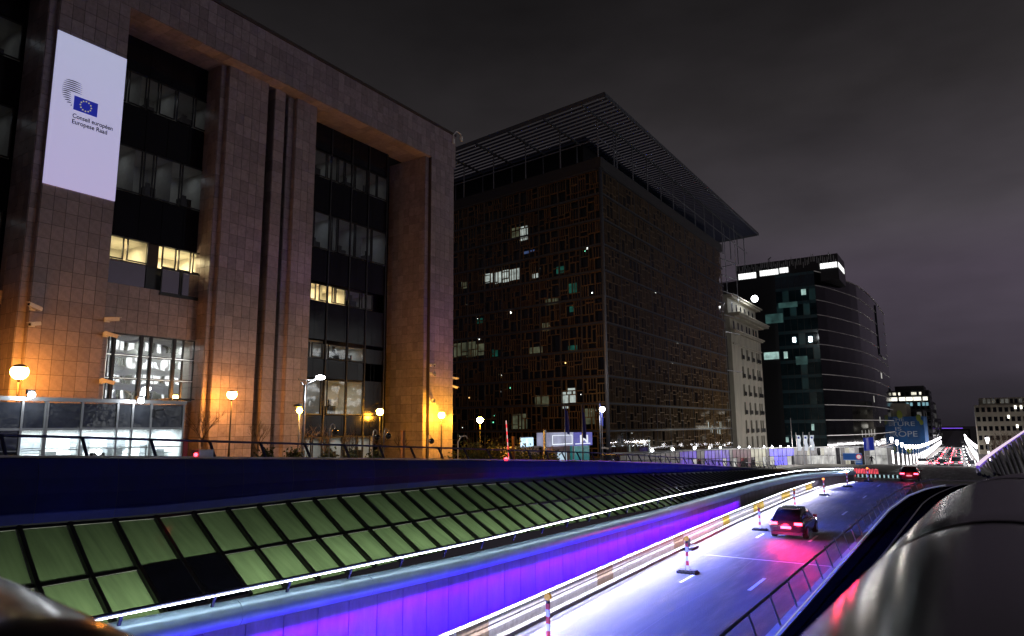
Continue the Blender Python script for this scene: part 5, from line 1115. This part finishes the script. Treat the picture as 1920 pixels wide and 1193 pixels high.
# ------------------------------------------------------------------ fences at the head of the ramp
fn = thing('red_lit_fence', 'row of upright slats glowing red at the left head of the ramp', 'fence', (-10, 88.6, -3)); rl_ = emat('red_lit_slat', (1, .10, .14), 1.1, .5, 2)
for k in range(15): x = -11.2+.165*k*1.0; mb = MB(); mb.box(x, 88.5, -3.05, x+.09, 88.6, -2.15+.06*(k % 2)); part('slat', mb, rl_, fn)
mb = MB(); mb.box(-11.3, 88.6, -2.9, -8.7, 88.66, -2.8); mb.box(-11.3, 88.6, -2.3, -8.7, 88.66, -2.22); part('rail', mb, blackmetal, fn)
kb = thing('striped_barrier', 'low black barrier with white upright marks across the head of the ramp', 'barrier', (-8, 88, -3)); mb = MB(); mb.box(-11.0, 87.6, -3.12, -6.35, 88.1, -2.62); part('block', mb, blackmetal, kb)
for k in range(11): x = -10.8+.43*k; mb = MB(); mb.box(x, 87.54, -3.0, x+.13, 87.6, -2.68); part('white_mark', mb, emat('reflector_white', (.55, .85, .9), .7) if k == 0 else bpy.data.materials['reflector_white'], kb)
mb = MB(); mb.box(-11, 87.3, -3.12, -6.3, 87.6, -3.02); part('kerb', mb, concrete, kb)
# ------------------------------------------------------------------ person standing before the glass pavilion
pn = thing('person', 'person in dark clothes standing with arms held out before the bright glass pavilion', 'person', (-13.85, 131.2, G(131.2)))
J = {'pelvis': (0, 0, .95, .15), 'waist': (0, 0, 1.12, .14), 'chest': (0, 0, 1.36, .17), 'neck': (0, 0, 1.52, .06), 'head': (0, -.02, 1.66, .10), 'top': (0, -.01, 1.76, .07),
     'ls': (-.19, 0, 1.44, .07), 'le': (-.36, .02, 1.22, .05), 'lw': (-.46, -.02, 1.0, .04), 'lh': (-.48, -.03, .90, .03), 'rs': (.19, 0, 1.44, .07), 're': (.36, .02, 1.22, .05), 'rw': (.47, -.02, 1.0, .04), 'rh': (.49, -.03, .90, .03),
     'lk': (-.12, -.03, .5, .075), 'la': (-.14, .02, .09, .05), 'lf': (-.15, -.14, .03, .04), 'rk': (.12, -.02, .5, .075), 'ra': (.14, .02, .09, .05), 'rf': (.15, -.14, .03, .04), 'lp': (-.09, 0, .90, .11), 'rp_': (.09, 0, .90, .11)}
E_ = [('pelvis', 'waist'), ('waist', 'chest'), ('chest', 'neck'), ('neck', 'head'), ('head', 'top'), ('chest', 'ls'), ('ls', 'le'), ('le', 'lw'), ('lw', 'lh'), ('chest', 'rs'), ('rs', 're'), ('re', 'rw'), ('rw', 'rh'), ('pelvis', 'lp'), ('lp', 'lk'), ('lk', 'la'), ('la', 'lf'), ('pelvis', 'rp_'), ('rp_', 'rk'), ('rk', 'ra'), ('ra', 'rf')]
ks_ = list(J); me = bpy.data.meshes.new('body'); me.from_pydata([J[k][:3] for k in ks_], [(ks_.index(a), ks_.index(b)) for a, b in E_], []); ob = bpy.data.objects.new('body', me); C.objects.link(ob); ob.parent = pn
sm_ = ob.modifiers.new('skin', 'SKIN'); ob.modifiers.new('sub', 'SUBSURF').render_levels = 1
for i, k in enumerate(ks_): v = me.skin_vertices[0].data[i]; v.radius = (J[k][3], J[k][3]*.85); v.use_root = (k == 'pelvis')
me.materials.append(mat('dark_clothes', (.012, .012, .014), .8))
# ------------------------------------------------------------------ cars
carpaint = mat('black_car_paint', (.010, .010, .013), .2, coat=.6); redpaint = mat('dark_red_car_paint', (.10, .006, .010), .22, coat=.6); greypaint = mat('grey_car_paint', (.10, .10, .11), .25, coat=.5); whitepaint = mat('white_car_paint', (.55, .55, .55), .25, coat=.5)
tyre = mat('tyre', (.012, .012, .012), .8); rim = mat('alloy_rim', (.35, .36, .38), .3, .9); carglass = mat('car_glass', (.008, .009, .011), .05, coat=.3)
tail = emat('tail_light', (1, .03, .06), 22, base=(.3, 0, 0)); headl = emat('head_light', (1, .97, .90), 40); plate = mat('number_plate', (.6, .6, .58), .5, emit=((1, 1, 1), .25))
def loft(mb, secs):
    b = len(mb.v); n = len(secs[0])
    for s_ in secs: mb.v += [tuple(p) for p in s_]
    for i in range(len(secs)-1):
        for k in range(n): k2 = (k+1) % n; mb.f.append((b+i*n+k, b+i*n+k2, b+(i+1)*n+k2, b+(i+1)*n+k)); mb.mi.append(0)
    mb.f.append(tuple(b+k for k in range(n))[::-1]); mb.f.append(tuple(b+(len(secs)-1)*n+k for k in range(n))); mb.mi += [0, 0]
def car(name, label, loc, paint, group=None, tall=0, on='rear'):
    o = bpy.data.objects.new(name, None); C.objects.link(o); tag(o, label, 'car', group)
    mb = MB(); S = []
    for y, w_, zb_, zm_, zt_, wt in ((-2.18, .74, .42, .62, .86, .66), (-2.12, .84, .30, .64, .98+tall*.1, .74), (-1.7, .89, .22, .66, 1.0+tall*.1, .80), (-.6, .90, .20, .66, .95+tall*.1, .82), (.75, .90, .20, .64, .93+tall*.1, .82), (1.5, .88, .22, .62, .84+tall*.1, .74), (2.0, .82, .28, .58, .72+tall*.1, .64), (2.15, .68, .36, .52, .62+tall*.1, .52)):
        S.append([(-w_*.86, y, zb_), (w_*.86, y, zb_), (w_*.97, y, zb_+.12), (w_, y, zm_), (w_*.96, y, zt_-.08), (wt, y, zt_), (-wt, y, zt_), (-w_*.96, y, zt_-.08), (-w_, y, zm_), (-w_*.97, y, zb_+.12)])
    loft(mb, S); part('body', mb, paint, o, True)
    mb = MB(); S = []
    for y, w_, z0, z1, wt in ((-2.0, .72, .93, .99, .66), (-1.45, .78, .9, 1.38+tall, .60), (-.9, .79, .9, 1.47+tall, .61), (.0, .79, .88, 1.48+tall, .61), (.45, .78, .88, 1.42+tall, .60), (1.25, .74, .86, .92, .66)):
        S.append([(-w_, y, z0), (w_, y, z0), (wt+.05, y, (z0+z1)/2+.06), (wt, y, z1), (-wt, y, z1), (-wt-.05, y, (z0+z1)/2+.06)])
    loft(mb, S); part('cabin_glass', mb, carglass, o, True)
    mb = MB(); mb.obox((-.56, -1.3, 1.465+tall), (1.12, 0, 0), (0, 1.6, 0), (0, 0, .03)); part('roof_panel', mb, paint, o)
    for x in (-.80, .80):
        for y in (-1.3, 1.3):
            mb = MB(); mb.tube([(x-.11, y, .33), (x+.11, y, .33)], .33, 18); wl = part('wheel', mb, tyre, o); mb = MB(); s_ = 1 if x > 0 else -1; mb.tube([(x+s_*.10, y, .33), (x+s_*.125, y, .33)], .21, 12); part('rim', mb, rim, wl)
    for x in (-.62, .62):
        mb = MB(); mb.obox((x-.19, -2.20, .76), (.38, 0, 0), (0, .05, 0), (0, 0, .12)); part('tail_light', mb, tail if on != 'front' else redst, o)
        mb = MB(); mb.obox((x-.15, 2.08, .55), (.30, 0, 0), (0, .05, 0), (0, 0, .12)); part('headlight', mb, headl, o)
    mb = MB(); mb.obox((-.26, -2.215, .56), (.52, 0, 0), (0, .02, 0), (0, 0, .12)); part('number_plate', mb, plate, o)
    mb = MB(); mb.obox((-.78, -2.16, .24), (1.56, 0, 0), (0, .08, 0), (0, 0, .16)); part('bumper', mb, rubber, o)
    for x in (-.97, .97): mb = MB(); mb.obox((x-.1, .62, .93), (.2, 0, 0), (0, .1, 0), (0, 0, .13)); part('wing_mirror', mb, paint, o)
    o.location = loc; return o
c1 = car('dark_car', 'dark car with glowing red tail lights driving up the ramp beside the posts', (-8.5, 41.6, -3.09), carpaint)
point_light('tail_glow', (-8.6, 38.7, -2.4), (1, .02, .07), 330, .25, c1); point_light('tail_glow', (-7.3, 37.6, -2.2), (1, .02, .10), 240, .25, c1)
c2 = car('red_car', 'dark red car with bright tail lights stopped at the head of the ramp', (-5.5, 86.2, -3.09), redpaint)
point_light('tail_glow', (-5.5, 83.5, -2.3), (1, .03, .08), 22, .2, c2)
protos = [car('queue_car', 'x', (0, 0, 0), p_, tall=t_) for p_, t_ in ((carpaint, 0), (greypaint, .18), (whitepaint, .05))]
proto_on = car('oncoming_car', 'x', (0, 0, 0), greypaint, on='front')
ordn = 'first second third fourth fifth sixth seventh eighth ninth tenth eleventh twelfth thirteenth fourteenth fifteenth sixteenth'.split()
used = set()
for ln, x in (('left', -7.0), ('middle', -4.2), ('right', -1.6)):
    y = {'left': 152, 'middle': 158, 'right': 146}[ln]
    for k in range(14):
        pi = rnd.randrange(3); c = protos[pi] if pi not in used else copy_tree(protos[pi]); used.add(pi)
        c.location = (x+shift(y)+rnd.uniform(-.2, .2), y, min(G(y), -3.15)+.03); c['label'] = '%s car from the ramp in the %s lane of the red lit traffic queue' % (ordn[k], ln); c['group'] = 'cars queuing down the street'
        y += rnd.uniform(8, 13)*(1+k*.12)
for pi in range(3):
    if pi not in used: protos[pi].location = (-4.2+shift(600), 600, G(600)); protos[pi]['label'] = 'last car at the far end of the queue in the middle lane'
first = True; y = 170
for k in range(8):
    c = proto_on if first else copy_tree(proto_on); first = False
    c.location = (1.0+shift(y), y, min(G(y), -3.15)+.03); c.rotation_euler = (0, 0, math.pi); c['label'] = '%s oncoming car with white headlights along the right kerb of the street' % ordn[k]; c['group'] = 'oncoming cars with headlights'; y += 22+6*k
# ------------------------------------------------------------------ street lamps of the long street
lampw = emat('street_lamp_white', (1, .97, .98), 22); colw = emat('lit_column', (1, .97, 1), 4.5)
def street_lamp(x, y, lab, grp):
    o = bpy.data.objects.new('street_lamp', None); C.objects.link(o); tag(o, lab, 'street lamp', grp)
    mb = MB(); mb.tube([(0, 0, 0), (0, 0, 4.0)], .07, 6); part('pole', mb, galv, o)
    mb = MB(); mb.tube([(0, 0, 3.85), (0, 0, 4.65), (0, 0, 4.75)], [.12, .27, .18], 10); part('lamp_head', mb, lampw, o)
    mb = MB(); mb.tube([(0, 0, .25), (0, 0, 2.5)], .13, 8); part('lit_column', mb, colw, o)
    o.location = (x, y, min(G(y), -3.15)+.05); return o
p0 = None
tens = ['', 'twenty', 'thirty']
names = ordn+['seventeenth', 'eighteenth', 'nineteenth', 'twentieth']+['twenty-'+a for a in ordn[:9]]+['thirtieth']
for side, x in (('left', -11.0), ('right', 3.0)):
    for k in range(26):
        y = 140+12*k*(1+.012*k) if side == 'left' or k == 0 else 225+14*k*(1+.012*k); lab = '%s lamp of the %s row along the street, counted from the ramp' % (names[k], side)
        if p0 is None: p0 = street_lamp(x+shift(y), y, lab, 'lit lamps lining the street')
        else:
            c = copy_tree(p0); c.location = (x+shift(y), y, min(G(y), -3.15)+.05); c['label'] = lab
for a, b in ((140, 200), (200, 300), (300, 450)):
    for x in (-10.5, 2.5): area_light('street_glow', (x+shift(a), a, G((a+b)/2)+4.6), (x+shift(b), b, G((a+b)/2)+4.6), .3, (1, .95, .97), 8000*(b-a)/60, (-4+shift(a), (a+b)/2, G((a+b)/2)), 150, p0)
o = thing('blue_lit_scaffold', 'tall mast with a white box lantern far down the left row of lamps', 'mast', (-8.5, 420, -10)); mb = MB(); mb.tube([(-15.5, 420, -11), (-15.5, 420, 5)], .15, 6); part('pole', mb, galv, o); mb = MB(); mb.box(-16.3, 419.6, 4, -14.7, 420, 6.5); part('lantern', mb, lampw, o); o.name = 'lamp_mast'
# ------------------------------------------------------------------ white ribbed canopy beyond the tube
cn = thing('ribbed_canopy', 'sloping pale ribbed canopy with a pink and violet lit top edge at the right', 'canopy', (3, 30, 1)); ribm = mat('pale_ribbed_sheet', (.42, .42, .38), .45, .2, var=.1)
CT = [(.1, 15.5, 2.07), (.29, 18, 2.11), (.6, 22, 2.15), (1.15, 28, 2.26), (1.97, 36, 2.47), (4.09, 52, 3.21)]
CB = [(.1, 12.5, 2.18), (.27, 13, 2.1), (.47, 13.8, 2.0), (.74, 15, 1.88), (1.16, 17, 1.72), (2.24, 22, 1.44)]
def along(P_, t):
    f = min(t*(len(P_)-1), len(P_)-1.001); i_ = int(f); return Vector(P_[i_]).lerp(Vector(P_[i_+1]), f-i_)
def ctop(t): return along(CT, t)
def cbot(t): return along(CB, t)
N_ = 15
for k in range(N_):
    a, b = k/N_, (k+1)/N_; A, B, Cc, Dd = cbot(a), cbot(b), ctop(b), ctop(a); n = (B-A).cross(Dd-A).normalized(); n = n if n.y < 0 else -n
    mb = MB(); m_ = (Dd+Cc)/2; 
    mb.obox(A+n*.02, (B-A)*.96, Dd-A, n*-.05); part('rib_panel', mb, ribm, cn)
    mb = MB(); mb.tube([A+n*.03, Dd+n*.03], .03, 6); part('rib', mb, blackmetal, cn)
mb = MB(); mb.tube([ctop(k/40)+Vector((0, 0, .07)) for k in range(41)], .032, 8); part('edge_light', mb, emat('canopy_edge_light', (1, .78, .97), .9), cn)
mb = MB(); mb.tube([ctop(k/40)+Vector((0, -.02, .03)) for k in range(41)], .03, 8); part('edge_trim', mb, emat('canopy_violet_trim', (.22, .08, .9), .5), cn)

# lamp that stands just right of the picture: it lights the canopy and shows as streaks on the steel tube
o = thing('tall_street_lamp', 'tall white street lamp standing just beyond the ribbed canopy, mirrored on the steel tube', 'street lamp', (9, 15, .5))
mb = MB(); mb.tube([(9, 15, -.5), (9, 15, 7.5)], [.11, .07], 8); part('pole', mb, galv, o, True)
mb = MB(); mb.tube([(9, 15, 7.4), (8.4, 14.6, 7.9), (7.4, 14.1, 8.0)], .05, 8); part('arm', mb, galv, o, True)
mb = MB(); mb.ball((7.2, 14, 7.95), .28, 14, 8, .45); part('lamp_head', mb, bpy.data.materials['white_street_lamp'], o, True)
point_light('lamp_glow', (7.1, 13.9, 7.75), (1, .93, .82), 130, .15, o)
